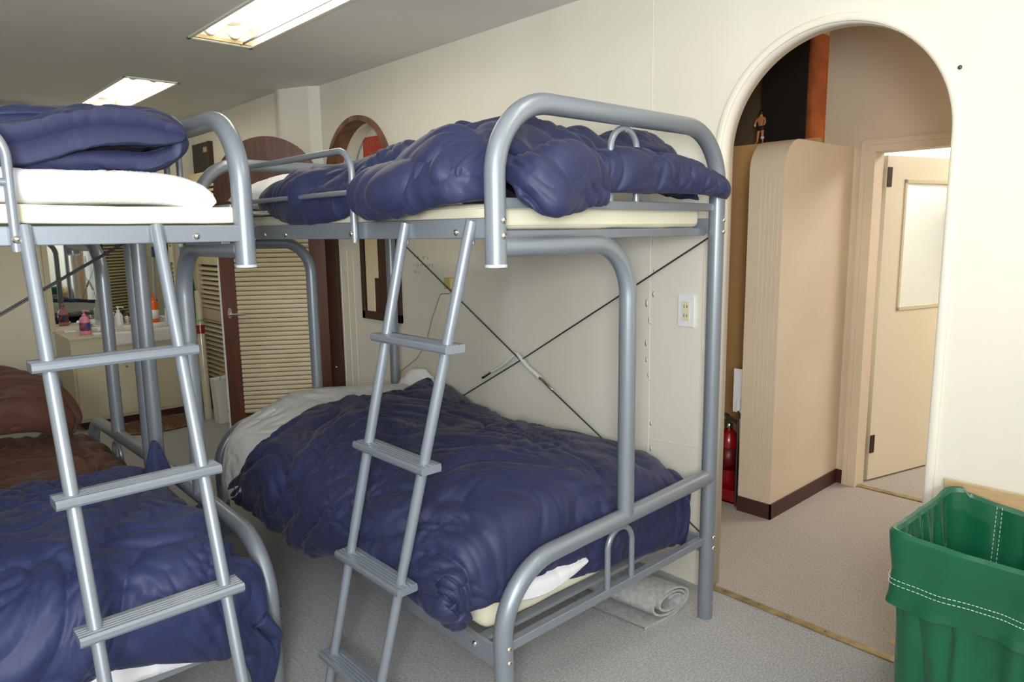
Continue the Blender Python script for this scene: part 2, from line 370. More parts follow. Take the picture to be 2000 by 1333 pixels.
# ceiling lamps
def lamp(y0, y1, label, full=True):
    t = empty('ceiling_lamp', (1.44, (y0+y1)/2, CZ), label, 'ceiling lamp', 'recessed twin tube ceiling lamps' if not full else None)
    fr = MB(); x0, x1 = 1.28, 1.60; a, b = y0-.01, y1+.01
    for p, q in (((x0, a), (x1, a+.025)), ((x0, b-.025), (x1, b)), ((x0, a), (x0+.018, b)), ((x1-.018, a), (x1, b))):
        fr.box((p[0], p[1], CZ-.008), (q[0], q[1], CZ), .002)
    fr.build('frame', M['lampwhite'], t)
    tr = MB(); z1 = CZ+.085
    tr.box((1.29, y0, z1), (1.59, y1, z1+.004)); tr.box((1.286, y0, CZ), (1.29, y1, z1)); tr.box((1.59, y0, CZ), (1.594, y1, z1))
    tr.box((1.29, y0-.004, CZ), (1.59, y0, z1)); tr.box((1.29, y1, CZ), (1.59, y1+.004, z1)); tr.build('tray', M['reflector'], t)
    for x in (1.36, 1.475):
        MB().tube([(x, y0+.11, CZ+.03), (x, (y0+y1)/2, CZ+.03), (x, y1-.11, CZ+.03)], .017, 16).build('tube', M['tube'], t)
        for y, s in ((y0+.11, -1), (y1-.11, 1)):
            MB().lathe([(.026, 0), (.03, .012*s), (.03, .03*s), (.02, .035*s)], (x, y, CZ+.03), 18, axis=1).build('tube_holder', M['lampwhite'], t)
    MB().box((1.531, y0, CZ-.004), (1.536, y1, CZ+.004)).build('divider', M['rod'], t)
    eb = MB().box((1.30, y1-.045, CZ-.004), (1.575, y1-.03, CZ+.012)); eb.build('end_bar', mat('aged_cream_enamel', (206, 186, 140), .5), t)
lamp(*lampY[0], 'recessed twin tube ceiling lamp nearest the camera, at the top edge')
lamp(*lampY[1], 'recessed twin tube ceiling lamp farther off, above the folded duvet')
lamp(*lampY[2], 'recessed twin tube ceiling lamp behind the camera'); lamp(*lampY[3], 'recessed twin tube ceiling lamp by the back window')

# ------------------------------------------------------------------ bunk beds
def bunk(T, label, gl=.60):
    L = 1.98; Wd = .985; r = .0265
    t = empty('bunk_bed', T(0, 0, 0), label, 'bunk bed')
    def bolt(l, w_, z, d):
        p = np.array(T(l, w_, z)); q = np.array(T(l+d[0], w_+d[1], z)); n = (q-p)/np.linalg.norm(q-p)
        MB().tube([p, p+n*.002, p+n*.005, p+n*.0065], [.0085, .0085, .006, .0005], 12).build('bolt', M['chrome'], t)
    for e in (0, L):
        ef = MB(); s = 1 if e == 0 else -1
        ef.tube([T(e, a, z) for _, a, z in fil([(0, Wd, 0), (0, Wd, 1.715), (0, 0, 1.715), (0, 0, 1.318)], .185, 14)], r, 24)
        ef.tube([T(e, a, z) for _, a, z in fil([(0, .015, 1.362), (0, .515, 1.362), (0, .515, .53)], .155, 14)], r*.98, 24)
        ef.tube([T(e, a, z) for _, a, z in fil([(0, Wd, .535), (0, -.002, .512), (0, .008, 0)], .19, 14)], r, 24)
        f = ef.build('end_frame', M['steel'], t)
        for z0, z1 in ((1.456, 1.481), (.281, .308)):
            a, b = T(e-s*.0, .02, z0), T(e+s*.026, .965, z1); MB().box(a, b, .003).build('crossbar', M['steel'], f)
        a, b = T(e+s*.03, .02, 1.376), T(e+s*.055, .965, 1.402); MB().box(a, b, .003).build('crossbar', M['steel'], f)
        for z0, z1, hh in ((1.478, 1.682, 1), (.305, .49, 1)):
            MB().tube([T(e+s*.008, a, z) for _, a, z in fil([(0, .44, z0), (0, .44, z1), (0, .558, z1), (0, .558, z0)], .0585, 8)], .0095, 14).build('hoop', M['steel'], f)
        MB().tube([T(e, 0, 1.313), T(e, 0, 1.3165), T(e, 0, 1.32)], r*1.05, 24).build('end_cap', mat('pale_grey_plastic', (190, 198, 206), .4), f)
        for w_ in (0, Wd):
            for z in (1.425, 1.388): bolt(e-s*.02, w_, z, (-s, 0)) if False else bolt(e-s*(r-.001), w_+(.003 if w_ == 0 else 0), z, (-s, 0))
            for z in (.312, .272): bolt(e-s*(r-.001), w_, z, (-s, 0))
        for z in (1.425, 1.388, .312, .272): bolt(e, Wd+r-.001, z, (0, 1))
    for w0, w1 in ((-.018, .008), (Wd-.012, Wd+.012)):
        MB().box(T(.0, w0, 1.382), T(L, w1, 1.433), .003).build('side_rail', M['steel'], t)
        MB().box(T(.0, w0+.004, .245), T(L, w1-.004, .303), .003).build('side_rail', M['steel'], t)
    for z in (1.392, .28):
        sl = MB()
        for k in range(12):
            l = .1+k*(L-.2)/11; sl.box(T(l-.015, .01, z), T(l+.015, Wd-.01, z+.012))
        sl.build('slats', M['steel'], t)
    # front guard rail at the head half
    g = MB(); g.tube([T(l, -.035, z) for l, _, z in fil([(1.46, 0, 1.372), (1.46, 0, 1.645), (gl, 0, 1.645), (gl, 0, 1.372)], .075, 12)], .0105, 14)
    g.tube([T(1.455, -.035, 1.52), T(1.2, -.035, 1.52), T(gl+.005, -.035, 1.52)], .0085, 12)
    g.build('guard_rail', M['steel'], t)
    bolt(gl, -.046, 1.398, (0, -1)); bolt(1.46, -.046, 1.398, (0, -1))
    for l in (.13, 1.10, 1.27): bolt(l, -.018, 1.398, (0, -1))
    bolt(.10, -.014, .28, (0, -1))
    # cross bracing behind
    for a, b in (((.035, Wd+.03, 1.375), (L-.02, Wd+.03, .29)), ((L-.02, Wd+.03, 1.375), (.03, Wd+.03, .29))):
        a, b = np.array(T(*a)), np.array(T(*b)); MB().tube([a, (a+b)/2+[0, 0, -.012], b], .0033, 8).build('brace_rod', M['rod'], t)
    return t
T1 = lambda l, w_, z: (1.145+w_, 1.30+l, z)
T2 = lambda l, w_, z: (.775-l, 1.90+w_, z-.004*l)
T3 = lambda l, w_, z: (.775-l, 3.96-w_, z)
B1 = bunk(T1, 'silver grey tube bunk bed along the right wall, navy duvets on both levels')
B2 = bunk(T2, 'silver grey bunk bed at the left front with a folded duvet on top', .515)
B3 = bunk(T3, 'silver grey bunk bed behind the left one, brown duvet on its lower level')
# turnbuckles and paper wraps on the crossing rods of the wall bed
X0 = np.array([2.16, 2.319, .845])
for e1, lab in (((2.16, 2.74, .60), 1), ((2.16, 1.76, .52), 2)):
    d = np.array(e1)-X0; d /= np.linalg.norm(d); st = .035
    if lab == 1: a0, a1, b1 = .03, .20, .29
    else: a0, a1, b1 = .0, .165, .26
    MB().tube([X0+d*a0+[0, 0, .006], X0+d*(a0+.04), X0+d*((a0+a1)/2)+[0, 0, -.006], X0+d*a1], [.009, .013, .012, .014], 10, flat=.55).build('tag', M['greysheet'], B1)
    MB().tube([X0+d*(a1+.012), X0+d*(a1+.018), X0+d*(b1-.006), X0+d*b1], [.002, .007, .007, .002], 8).build('turnbuckle', M['chrome'], B1)
    MB().tube([X0+d*a1, X0+d*(a1+.02)], .004, 8).build('hook', M['chrome'], B1)

def ladder(top, lean, mode, sL, sR, rungs, label):
    """top: (fixed, bL, bR) at z 1.42"""
    def P(side, z, off=0):
        h = 1.42-z; fx = top[0]-lean*h; b = (top[1]+sL*h) if side == 0 else (top[2]+sR*h)
        return np.array((fx+off, b, z) if mode == 0 else (b, fx+off, z))
    t = empty('bunk_ladder', tuple((P(0, 0)+P(1, 0))/2), label, 'ladder')
    for s in (0, 1):
        st = MB().tube([P(s, 1.425), P(s, 1.3), P(s, .56), P(s, .557)], .0145, 18).tube([P(s, .557), P(s, .0)], .0135, 18).build('stile', M['steel'], t)
        hd = P(s, 1.40); d = np.array([.03, 0, 0]) if mode == 0 else np.array([0, .03, 0])
        MB().tube([hd-d*.3, hd+d*.35, hd+d*.35-[0, 0, .03]], .006, 8).build('hook', M['steel'], st)
        MB().lathe([(.017, 0), (.017, .022), (.0145, .024)], tuple(P(s, 0)), 16).build('foot_cap', M['rod'], st)
    for z in rungs:
        a, b = P(0, z), P(1, z); d = (b-a)/np.linalg.norm(b-a); a, b = a-d*.035, b+d*.035
        nrm = np.cross(d, [0, 0, 1]); nrm /= np.linalg.norm(nrm)
        if (nrm[0] if mode == 0 else nrm[1]) > 0: nrm = -nrm   # towards the climber
        rb = MB(); prof = [(-.032, -.004), (-.03, -.012), (.028, -.012), (.032, -.006), (.032, .004), (.027, .009)]
        for g in (.018, .008, -.002, -.012): prof += [(g+.003, .009), (g, .0065), (g-.003, .009)]
        prof += [(-.03, .009)]
        prism = [a+nrm*p+np.array([0, 0, 1])*q for p, q in prof]
        rb.prism(prism, b-a); rb.build('rung', M['steel'], t)
    return t
ladder((1.122, 1.651, 1.365), .178, 0, .098, .131, (1.113, .805, .482, .175), 'silver grey ladder leaning on the wall side bunk, right of picture centre')
ladder((1.87, .278, .548), .315, 1, .004, .002, (1.130, .852, .583, .31), 'silver grey ladder leaning on the left front bunk')

# ------------------------------------------------------------------ mattresses
def pad(name, x, y, z, label, m, seed=1, rnd=.02, cat='mattress', piping=True):
    t = empty(name, ((x[0]+x[1])/2, (y[0]+y[1])/2, z[0]), label, cat)
    bm = bmesh.new(); bmesh.ops.create_cube(bm, size=1)
    for v in bm.verts: v.co = Vector(((x[0]+x[1])/2+v.co.x*(x[1]-x[0]), (y[0]+y[1])/2+v.co.y*(y[1]-y[0]), (z[0]+z[1])/2+v.co.z*(z[1]-z[0])))
    bmesh.ops.bevel(bm, geom=bm.edges[:], offset=min(rnd, .45*(z[1]-z[0])), segments=4, profile=.5, affect='EDGES')
    bmesh.ops.subdivide_edges(bm, edges=[e for e in bm.edges if e.calc_length() > .3], cuts=28, use_grid_fill=True)
    n = Noise(seed)
    for v in bm.verts: 
        k = float(n(np.array(v.co.x*7), np.array(v.co.y*7))); v.co.z += .004*k*(1 if v.co.z > sum(z)/2 else .6)
        k = float(n(np.array((v.co.x+v.co.y)*11), np.array(v.co.z*4))); v.co.x += .002*k; v.co.y += .003*k
    me = bpy.data.meshes.new('cover'); bm.to_mesh(me); bm.free(); me.materials.append(m)
    for p in me.polygons: p.use_smooth = True
    o = bpy.data.objects.new('cover', me); link(o, None); o.parent = t; o.matrix_parent_inverse = Matrix.Translation(-t.location)
    if piping and rnd < .03:
        for zz in (z[0]+.012, z[1]-.012):
            MB().tube(fil([(x[0]+.1, y[0], zz), (x[0], y[0], zz), (x[0], y[1], zz), (x[1], y[1], zz), (x[1], y[0], zz), (x[0]+.1, y[0], zz)], .03, 5), .0022, 6).build('piping', m, t)
    return t
pad('mattress', (1.165, 2.10), (1.345, 3.25), (1.404, 1.470), 'cream mattress on the upper level of the wall side bunk', M['futon'], 1)
pad('mattress', (1.16, 2.11), (1.385, 3.25), (.30, .392), 'cream mattress on the lower level of the wall side bunk', M['futon'], 2, .035)
pad('mattress', (-1.17, .755), (1.905, 2.86), (1.430, 1.472), 'thin cream mattress under the white futon on the left front bunk', M['futon'], 3, .006, piping=False)
pad('mattress', (-1.17, .74), (1.93, 2.86), (.292, .38), 'mattress under the blue duvet, lower level of the left front bunk', M['futon'], 4, .03)
pad('mattress', (-1.17, .74), (3.0, 3.93), (.30, .38), 'mattress under the brown duvet', M['futon'], 5, .03)
pad('mattress', (-1.17, .74), (3.0, 3.93), (1.42, 1.47), 'thin mattress on the upper level of the bunk behind', M['futon'], 6, .006, piping=False)

#DUVETS
# --- navy duvet, lower level of the wall bed
ys = [1.376, 1.372, 1.41, 1.65, 1.95, 2.25, 2.55, 2.80, 2.98, 3.10]
HY = [2.92, 2.86, 2.62, 2.60, 2.72, 2.81, 2.85, 2.97, 3.12, 3.15]
def rowz(y, k):
    front_hem = np.interp(y, [1.33, 1.67, 1.97, 2.28, 2.63, 2.88, 3.1], [.37, .385, .365, .30, .29, .29, .30])
    crest = np.interp(y, [1.33, 1.6, 2.2, 2.6, 3.1], [.60, .63, .62, .63, .64])
    wall = np.interp(y, [1.33, 1.8, 2.1, 2.39, 2.46, 2.65, 2.9, 3.1], [.47, .47, .45, .43, .46, .52, .585, .60])
    return front_hem, crest, wall
ctrl = []
for i, y in enumerate(ys):
    fh, cz, wz = rowz(y, 0); c = []
    drop = [(.0, .40), (.0, .50), (0, 1), (0, 1)][i][1] if i < 4 else 1
    for j, (x, z) in enumerate([(1.085, fh), (1.03, fh+.07), (1.035, cz-.09), (1.13, cz-.01), (1.35, cz+.02), (1.6, cz+.01), (1.85, cz-.02), (2.05, (cz+wz)/2), (2.2, wz), (2.235, wz-.05)]):
        if i == 0: z = min(z, .40-.13*(x-1.1)*(x > 1.1)); x = x+(.02 if j < 2 else 0)
        if i == 1: z = min(z, .49-.07*(x-1)) if j not in (8, 9) else z
        if i == 2: z = z-.025
        xx = min(x, 2.10) if i < 3 else x
        if i < 3 and j >= 8: xx = 2.085+.01*(j-8)
        yy = y if y < 1.7 else 1.65+(y-1.65)*(HY[j]-1.65)/(3.10-1.65)
        c.append((xx, yy, z))
    ctrl.append(c)
mb = puff(MB(), ctrl, .062, 300, 340, 11, big=.022, bs=.24, fine=.0025, fs=.08, warp=.6, rag=.010, edge=8, fold=.010, fdir=.5, mic=.0005)
o = weld(mb.build('duvet', M['navy'], fix=False)); tag(o, 'navy duvet spread over the lower level of the wall side bunk', 'duvet')

# --- white sheet over the head rail of the lower wall bed
def row(y, pts): return [(x, y+dy, z) for x, dy, z in pts]
ctrl = [
 [(1.06, 2.98, .26), (1.07, 3.01, .31), (1.13, 3.07, .41), (1.26, 3.15, .49), (1.45, 3.27, .55), (1.65, 3.31, .55), (1.85, 3.30, .54), (2.06, 3.29, .53)],
 [(1.045, 2.96, .27), (1.055, 2.99, .36), (1.12, 3.05, .475), (1.25, 3.12, .57), (1.45, 3.21, .622), (1.65, 3.24, .618), (1.85, 3.23, .59), (2.06, 3.23, .575)],
 [(1.02, 2.90, .28), (1.03, 2.93, .42), (1.10, 2.98, .56), (1.25, 3.02, .625), (1.45, 3.08, .655), (1.65, 3.08, .652), (1.85, 3.07, .635), (2.06, 3.06, .615)],
 [(1.005, 2.82, .33), (1.015, 2.83, .46), (1.09, 2.85, .58), (1.25, 2.86, .62), (1.45, 2.87, .635), (1.65, 2.87, .63), (1.85, 2.86, .615), (2.06, 2.86, .60)],
 [(1.01, 2.62, .42), (1.02, 2.60, .49), (1.10, 2.58, .56), (1.25, 2.58, .575), (1.45, 2.58, .575), (1.65, 2.58, .58), (1.85, 2.58, .58), (2.06, 2.58, .57)]]
mb = puff(MB(), ctrl, .004, 170, 110, 21, big=.004, bs=.3, fine=.0008, fs=.12, mic=.0002, fold=.011, fdir=1.3, fsc=1.7, flip=True)
o = weld(mb.build('bed_sheet', M['greysheet'], fix=False)); tag(o, 'white sheet hanging over the head rail of the lower wall side bunk', 'sheet')
# knotted corner of the sheet by the wall
ctrl = [[(2.05, 3.14, .60), (2.09, 3.10, .67), (2.15, 3.08, .665), (2.17, 3.10, .60)],
        [(2.04, 3.08, .60), (2.08, 3.04, .68), (2.14, 3.0, .68), (2.18, 3.02, .57)],
        [(2.06, 3.0, .60), (2.10, 2.96, .65), (2.15, 2.95, .64), (2.17, 2.96, .56)]]
puff_o = weld(puff(MB(), ctrl, .006, 40, 40, 23, big=.008, bs=.06, fine=.004, fs=.03).build('towel', M['greysheet'], fix=False)); tag(puff_o, 'crumpled white cloth in the wall corner of the lower bunk', 'cloth')
# white sheet corner showing under the duvet at the foot
ctrl = [[(1.20, 1.336, .40), (1.30, 1.334, .375), (1.38, 1.334, .372), (1.46, 1.336, .385), (1.52, 1.338, .40)],
        [(1.18, 1.334, .43), (1.30, 1.334, .42), (1.38, 1.334, .41), (1.46, 1.334, .41), (1.53, 1.336, .41)],
        [(1.18, 1.36, .45), (1.30, 1.36, .44), (1.38, 1.36, .43), (1.46, 1.36, .43), (1.53, 1.36, .42)]]
tag(weld(puff(MB(), ctrl, .004, 80, 30, 25, big=.002, bs=.2, fine=.0005, mic=.0001, fold=.0005, edge=20).build('bed_sheet', M['sheet'], fix=False)), 'white sheet corner hanging at the foot of the lower wall side bunk', 'sheet')

# --- navy duvet, upper level of the wall bed: main heap and folds
mb = MB()
def sec(y, pts): return [(x, y+d, z) for x, d, z in pts]
ctrl = [
 sec(1.36, [(1.11, 0, 1.50), (1.10, 0, 1.55), (1.25, 0, 1.60), (1.50, 0, 1.57), (1.80, 0, 1.54), (2.05, 0, 1.52), (2.10, 0, 1.49)]),
 sec(1.50, [(1.10, 0, 1.48), (1.08, 0, 1.54), (1.22, 0, 1.63), (1.50, 0, 1.66), (1.80, 0, 1.61), (2.06, 0, 1.58), (2.2, 0, 1.53)]),
 sec(1.72, [(1.10, 0, 1.46), (1.06, 0, 1.50), (1.18, 0, 1.58), (1.50, 0, 1.69), (1.80, 0, 1.70), (2.06, 0, 1.64), (2.2, 0, 1.55)]),
 sec(1.92, [(1.17, 0, 1.50), (1.16, 0, 1.53), (1.25, 0, 1.59), (1.50, 0, 1.66), (1.80, 0, 1.70), (2.06, 0, 1.67), (2.2, 0, 1.55)]),
 sec(2.15, [(1.17, 0, 1.49), (1.16, 0, 1.53), (1.25, 0, 1.58), (1.45, 0, 1.62), (1.80, 0, 1.67), (2.06, 0, 1.67), (2.2, 0, 1.55)]),
 sec(2.45, [(1.18, 0, 1.49), (1.17, 0, 1.53), (1.25, 0, 1.57), (1.42, 0, 1.59), (1.80, 0, 1.60), (2.06, 0, 1.62), (2.2, 0, 1.53)]),
 sec(2.70, [(1.19, 0, 1.49), (1.18, 0, 1.52), (1.25, 0, 1.54), (1.42, 0, 1.55), (1.80, 0, 1.56), (2.06, 0, 1.58), (2.2, 0, 1.52)])]
puff(mb, ctrl, .09, 240, 280, 31, big=.036, bs=.34, fine=.002, fs=.10, warp=.8, edge=5, rag=.012, fold=.017, fdir=.9, fsc=1.7, mic=.0003)
# lobe hanging over the foot crossbar
ctrl = [[(1.205, 1.36, 1.54), (1.28, 1.31, 1.60), (1.42, 1.31, 1.62), (1.56, 1.33, 1.58)],
        [(1.20, 1.30, 1.51), (1.275, 1.25, 1.56), (1.40, 1.25, 1.57), (1.54, 1.27, 1.54)],
        [(1.205, 1.285, 1.48), (1.27, 1.23, 1.47), (1.37, 1.235, 1.48), (1.52, 1.255, 1.49)],
        [(1.22, 1.265, 1.46), (1.28, 1.25, 1.435), (1.36, 1.26, 1.45), (1.52, 1.262, 1.47)]]
puff(mb, ctrl, .05, 150, 140, 32, big=.012, bs=.16, fine=.001, fs=.05, fold=.013, fsc=1.1, fdir=.25, edge=4, flip=True, mic=.0003)
# roll along the foot crossbar to the back post
ctrl = [[(1.50, 1.36, 1.60), (1.65, 1.36, 1.62), (1.85, 1.35, 1.61), (2.0, 1.34, 1.57), (2.09, 1.30, 1.54)],
        [(1.50, 1.28, 1.57), (1.65, 1.27, 1.585), (1.85, 1.26, 1.58), (1.99, 1.24, 1.55), (2.08, 1.235, 1.52)],
        [(1.50, 1.275, 1.50), (1.65, 1.262, 1.50), (1.85, 1.26, 1.505), (1.98, 1.235, 1.50), (2.07, 1.23, 1.49)]]
puff(mb, ctrl, .055, 200, 110, 33, big=.010, bs=.2, fine=.001, fs=.06, fold=.011, fsc=1.2, fdir=.2, edge=4, flip=True, mic=.0003)
# back fold against the wall at the foot end
ctrl = [[(1.78, 1.50, 1.60), (1.95, 1.46, 1.66), (2.10, 1.45, 1.64), (2.20, 1.47, 1.58)],
        [(1.78, 1.62, 1.64), (1.95, 1.60, 1.70), (2.12, 1.60, 1.69), (2.22, 1.60, 1.60)],
        [(1.78, 1.85, 1.60), (1.95, 1.85, 1.64), (2.12, 1.85, 1.66), (2.22, 1.85, 1.58)]]
puff(mb, ctrl, .07, 120, 120, 34, big=.012, fine=.001, fold=.006, edge=3, mic=.0003)
# front drape: big smooth swag over the side rail near the ladder
ctrl = [[(1.27, 1.335, 1.575), (1.225, 1.335, 1.55), (1.205, 1.338, 1.51), (1.21, 1.34, 1.48)],
        [(1.20, 1.395, 1.62), (1.13, 1.39, 1.57), (1.10, 1.39, 1.505), (1.11, 1.39, 1.47)],
        [(1.22, 1.46, 1.64), (1.12, 1.46, 1.58), (1.075, 1.46, 1.51), (1.10, 1.46, 1.465)],
        [(1.24, 1.60, 1.64), (1.11, 1.60, 1.56), (1.06, 1.62, 1.48), (1.09, 1.62, 1.445)],
        [(1.26, 1.74, 1.62), (1.12, 1.74, 1.55), (1.065, 1.75, 1.475), (1.09, 1.75, 1.445)],
        [(1.26, 1.84, 1.60), (1.14, 1.84, 1.55), (1.09, 1.835, 1.49), (1.11, 1.83, 1.47)]]
puff(mb, ctrl, .05, 130, 180, 35, big=.012, bs=.25, fine=.001, fs=.08, fold=.014, fsc=1.6, fdir=1.1, edge=4, mic=.0003)
# swag hanging inside the guard rail at the head half
ctrl = [[(1.24, 1.90, 1.57), (1.175, 1.90, 1.53), (1.165, 1.90, 1.50), (1.18, 1.90, 1.48)],
        [(1.24, 2.10, 1.58), (1.155, 2.10, 1.53), (1.135, 2.10, 1.47), (1.16, 2.10, 1.445)],
        [(1.24, 2.32, 1.57), (1.145, 2.32, 1.52), (1.125, 2.32, 1.46), (1.16, 2.32, 1.44)],
        [(1.24, 2.48, 1.56), (1.16, 2.48, 1.53), (1.145, 2.48, 1.48), (1.17, 2.48, 1.465)],
        [(1.24, 2.60, 1.54), (1.17, 2.60, 1.52), (1.16, 2.60, 1.50), (1.17, 2.60, 1.49)]]
puff(mb, ctrl, .045, 130, 220, 36, big=.008, bs=.25, fine=.001, fs=.08, fold=.012, fsc=1.4, fdir=.35, edge=4, mic=.0003)
o = weld(mb.build('duvet', M['navy'], fix=False)); tag(o, 'navy duvet heaped on the upper level of the wall side bunk', 'duvet')
# pillow on the upper wall bunk
ctrl = [[(x, y, 1.58+z) for x, z in ((1.24, -.03), (1.4, 0), (1.6, .03), (1.78, .03), (1.95, 0))] for y in (2.78, 2.92, 3.05, 3.2)]
tag(weld(puff(MB(), ctrl, .15, 90, 60, 41, big=.008, fine=.004, edge=3).build('pillow', M['sheet'], fix=False)), 'white pillow at the head of the upper wall side bunk', 'pillow')
ctrl = [[(x, y, 1.482+.004*math.sin(9*x)) for x in (1.12, 1.16, 1.3, 1.6, 1.9)] for y in (2.62, 2.8, 3.0, 3.2)]
tag(weld(puff(MB(), ctrl, .012, 60, 60, 42, big=.008, fine=.004).build('bed_sheet', M['sheet'], fix=False)), 'white sheet under the pillow of the upper wall side bunk', 'sheet')

# --- white futon and folded duvet on the left front bunk
ctrl = [[(x+dx, y, z) for x, dx, z in ((-1.1, 0, 1.51), (-.6, 0, 1.513), (-.1, 0, 1.517), (.25, 0, 1.515), (.45, 0, 1.517), (.60, 0, 1.515), (.68, 0, 1.498), (.715, 0, 1.485))] for y in (1.915, 2.0, 2.3, 2.6, 2.82)]
tag(weld(puff(MB(), ctrl, .08, 240, 70, 51, big=.006, bs=.22, fine=.004, fs=.07, edge=7, fold=.003, fdir=1.4, fsc=.05, mic=.0006).build('futon', M['sheet'], fix=False)), 'white futon on the thin mattress of the left front bunk', 'futon')
mb = MB(); prof = [(-1.0, 1.580), (-.4, 1.582), (0, 1.580), (.30, 1.582), (.52, 1.586), (.63, 1.600), (.672, 1.650), (.625, 1.702), (.52, 1.700), (.42, 1.688), (.28, 1.668), (.05, 1.610), (-.4, 1.605), (-1.0, 1.605)]
ctrl = [[(x-k, y, z+dz*(1 if z > 1.62 else 0)) for x, z in prof] for y, dz, k in ((1.99, -.02, .03), (2.03, .0, .0), (2.2, .004, 0), (2.45, .0, .02), (2.65, -.02, .05))]
puff(mb, ctrl, .05, 380, 100, 52, big=.010, bs=.24, fine=.001, edge=7, fold=.007, fsc=1.4, fdir=.35, warp=.6, flip=True, mic=.0003)
ctrl = [[(x, y, z) for x, z in ((-1, 1.60), (-.4, 1.60), (.0, 1.59), (.14, 1.583), (.30, 1.612), (.45, 1.662), (.58, 1.668), (.665, 1.655))] for y in (1.96, 1.985, 2.3, 2.6)]
puff(mb, ctrl, .10, 300, 70, 53, big=.014, bs=.2, fine=.001, edge=3, fold=.012, fsc=1.5, fdir=.5, mic=.0003)
tag(weld(mb.build('duvet', M['navy'], fix=False)), 'navy duvet folded double on the white futon, left front bunk', 'duvet')

# --- blue duvet, lower level of the left front bunk
ctrl = []
prof = [(-1.1, 0), (-.7, 0), (-.3, .0), (.0, .0), (.2, .0), (.36, .0), (.50, .0), (.61, -.02), (.665, -.06), (.70, -.15), (.71, -.25)]
for y, z, sq in ((1.875, .335, 0), (1.83, .39, 0), (1.81, .47, .3), (1.86, .56, .8), (2.0, .60, 1), (2.2, .615, 1), (2.4, .615, 1), (2.6, .60, .9), (2.75, .54, .7), (2.84, .46, .4)):
    c = []
    for k, (x, dz) in enumerate(prof):
        zz = z+dz*sq; xx = x
        if y < 1.9 and k >= 6:      # corner that spills out past the post
            q = k-6
            if y == 1.875: xx = [.52, .62, .71, .775, .80][q]; zz = [.28, .25, .20, .14, .09][q]
            elif y == 1.83: xx = [.50, .60, .68, .74, .76][q]; zz = [.36, .34, .31, .27, .22][q]
            elif y == 1.81: xx = [.50, .60, .655, .69, .705][q]; zz = z-[.0, .02, .05, .10, .15][q]
            else: xx = [.50, .60, .65, .685, .695][q]; zz = z-[.0, .02, .05, .10, .2][q]
        if y > 2.1: xx = min(xx, .70+.004*(k-8)) if k > 7 else xx
        if y > 2.1 and k > 7: zz = z-[.08, .14, .19][k-8]
        if 1.86 < y < 2.1 and k > 7: xx = [.67, .70, .71][k-8]; zz = z-[.10, .2, .32][k-8]
        c.append((xx, y, zz))
    ctrl.append(c)
mb = puff(MB(), ctrl, .06, 330, 220, 61, big=.026, bs=.26, fine=.002, fs=.07, warp=.7, edge=8, rag=.008, fold=.0105, fdir=1.0, flip=False, mic=.0004)
# upturned corner
ctrl = [[(.60, 2.40, .60), (.66, 2.44, .60), (.71, 2.47, .58)], [(.63, 2.50, .63), (.67, 2.51, .64), (.71, 2.51, .62)], [(.675, 2.59, .695), (.69, 2.60, .70), (.70, 2.60, .69)]]
puff(mb, ctrl, .02, 40, 40, 62, big=.002, fine=.002)
tag(weld(mb.build('duvet', M['navy2'], fix=False)), 'blue duvet bulging over the lower level of the left front bunk', 'duvet')
ctrl = [[(x, y, z+.01*math.sin(7*x)) for x in (-.3, .1, .3, .45, .56)] for y, z in ((1.90, .365), (1.868, .35), (1.862, .30), (1.868, .275))]
tag(weld(puff(MB(), ctrl, .005, 100, 40, 63, big=.008, bs=.1, fine=.003).build('bed_sheet', M['sheet'], fix=False)), 'white sheet showing below the blue duvet, left front bunk', 'sheet')

# --- brown duvet behind: spread and folded mound
mb = MB()
ctrl = [[(x, y, z+d) for x, d in ((-1.1, 0), (-.5, 0), (0, 0), (.3, 0), (.5, 0), (.62, -.01), (.70, -.04), (.73, -.09))] for y, z in ((2.96, .42), (3.0, .47), (3.15, .475), (3.4, .475), (3.6, .48), (3.8, .47), (3.9, .42))]
puff(mb, ctrl, .07, 240, 160, 71, big=.024, bs=.22, fine=.002, fs=.07, rag=.01, fold=.010, mic=.0004)
ctrl = [[(-.6, 3.50, .58), (-.1, 3.50, .60), (.25, 3.50, .60), (.45, 3.52, .59), (.55, 3.56, .55), (.60, 3.6, .51)],
        [(-.6, 3.54, .69), (-.1, 3.54, .71), (.25, 3.55, .71), (.45, 3.57, .69), (.57, 3.60, .62), (.635, 3.62, .53)],
        [(-.6, 3.68, .75), (-.1, 3.68, .775), (.25, 3.68, .775), (.45, 3.70, .75), (.59, 3.72, .65), (.66, 3.72, .53)],
        [(-.6, 3.9, .68), (-.1, 3.9, .73), (.25, 3.9, .73), (.45, 3.9, .69), (.57, 3.9, .60), (.64, 3.9, .5)]]
puff(mb, ctrl, .12, 160, 120, 72, big=.034, bs=.17, fine=.002, fs=.06, edge=3, warp=.8, fold=.011, fdir=.8, mic=.0004)
tag(weld(mb.build('duvet', M['brown'], fix=False)), 'brown duvet folded back on the lower bunk behind the ladder', 'duvet')

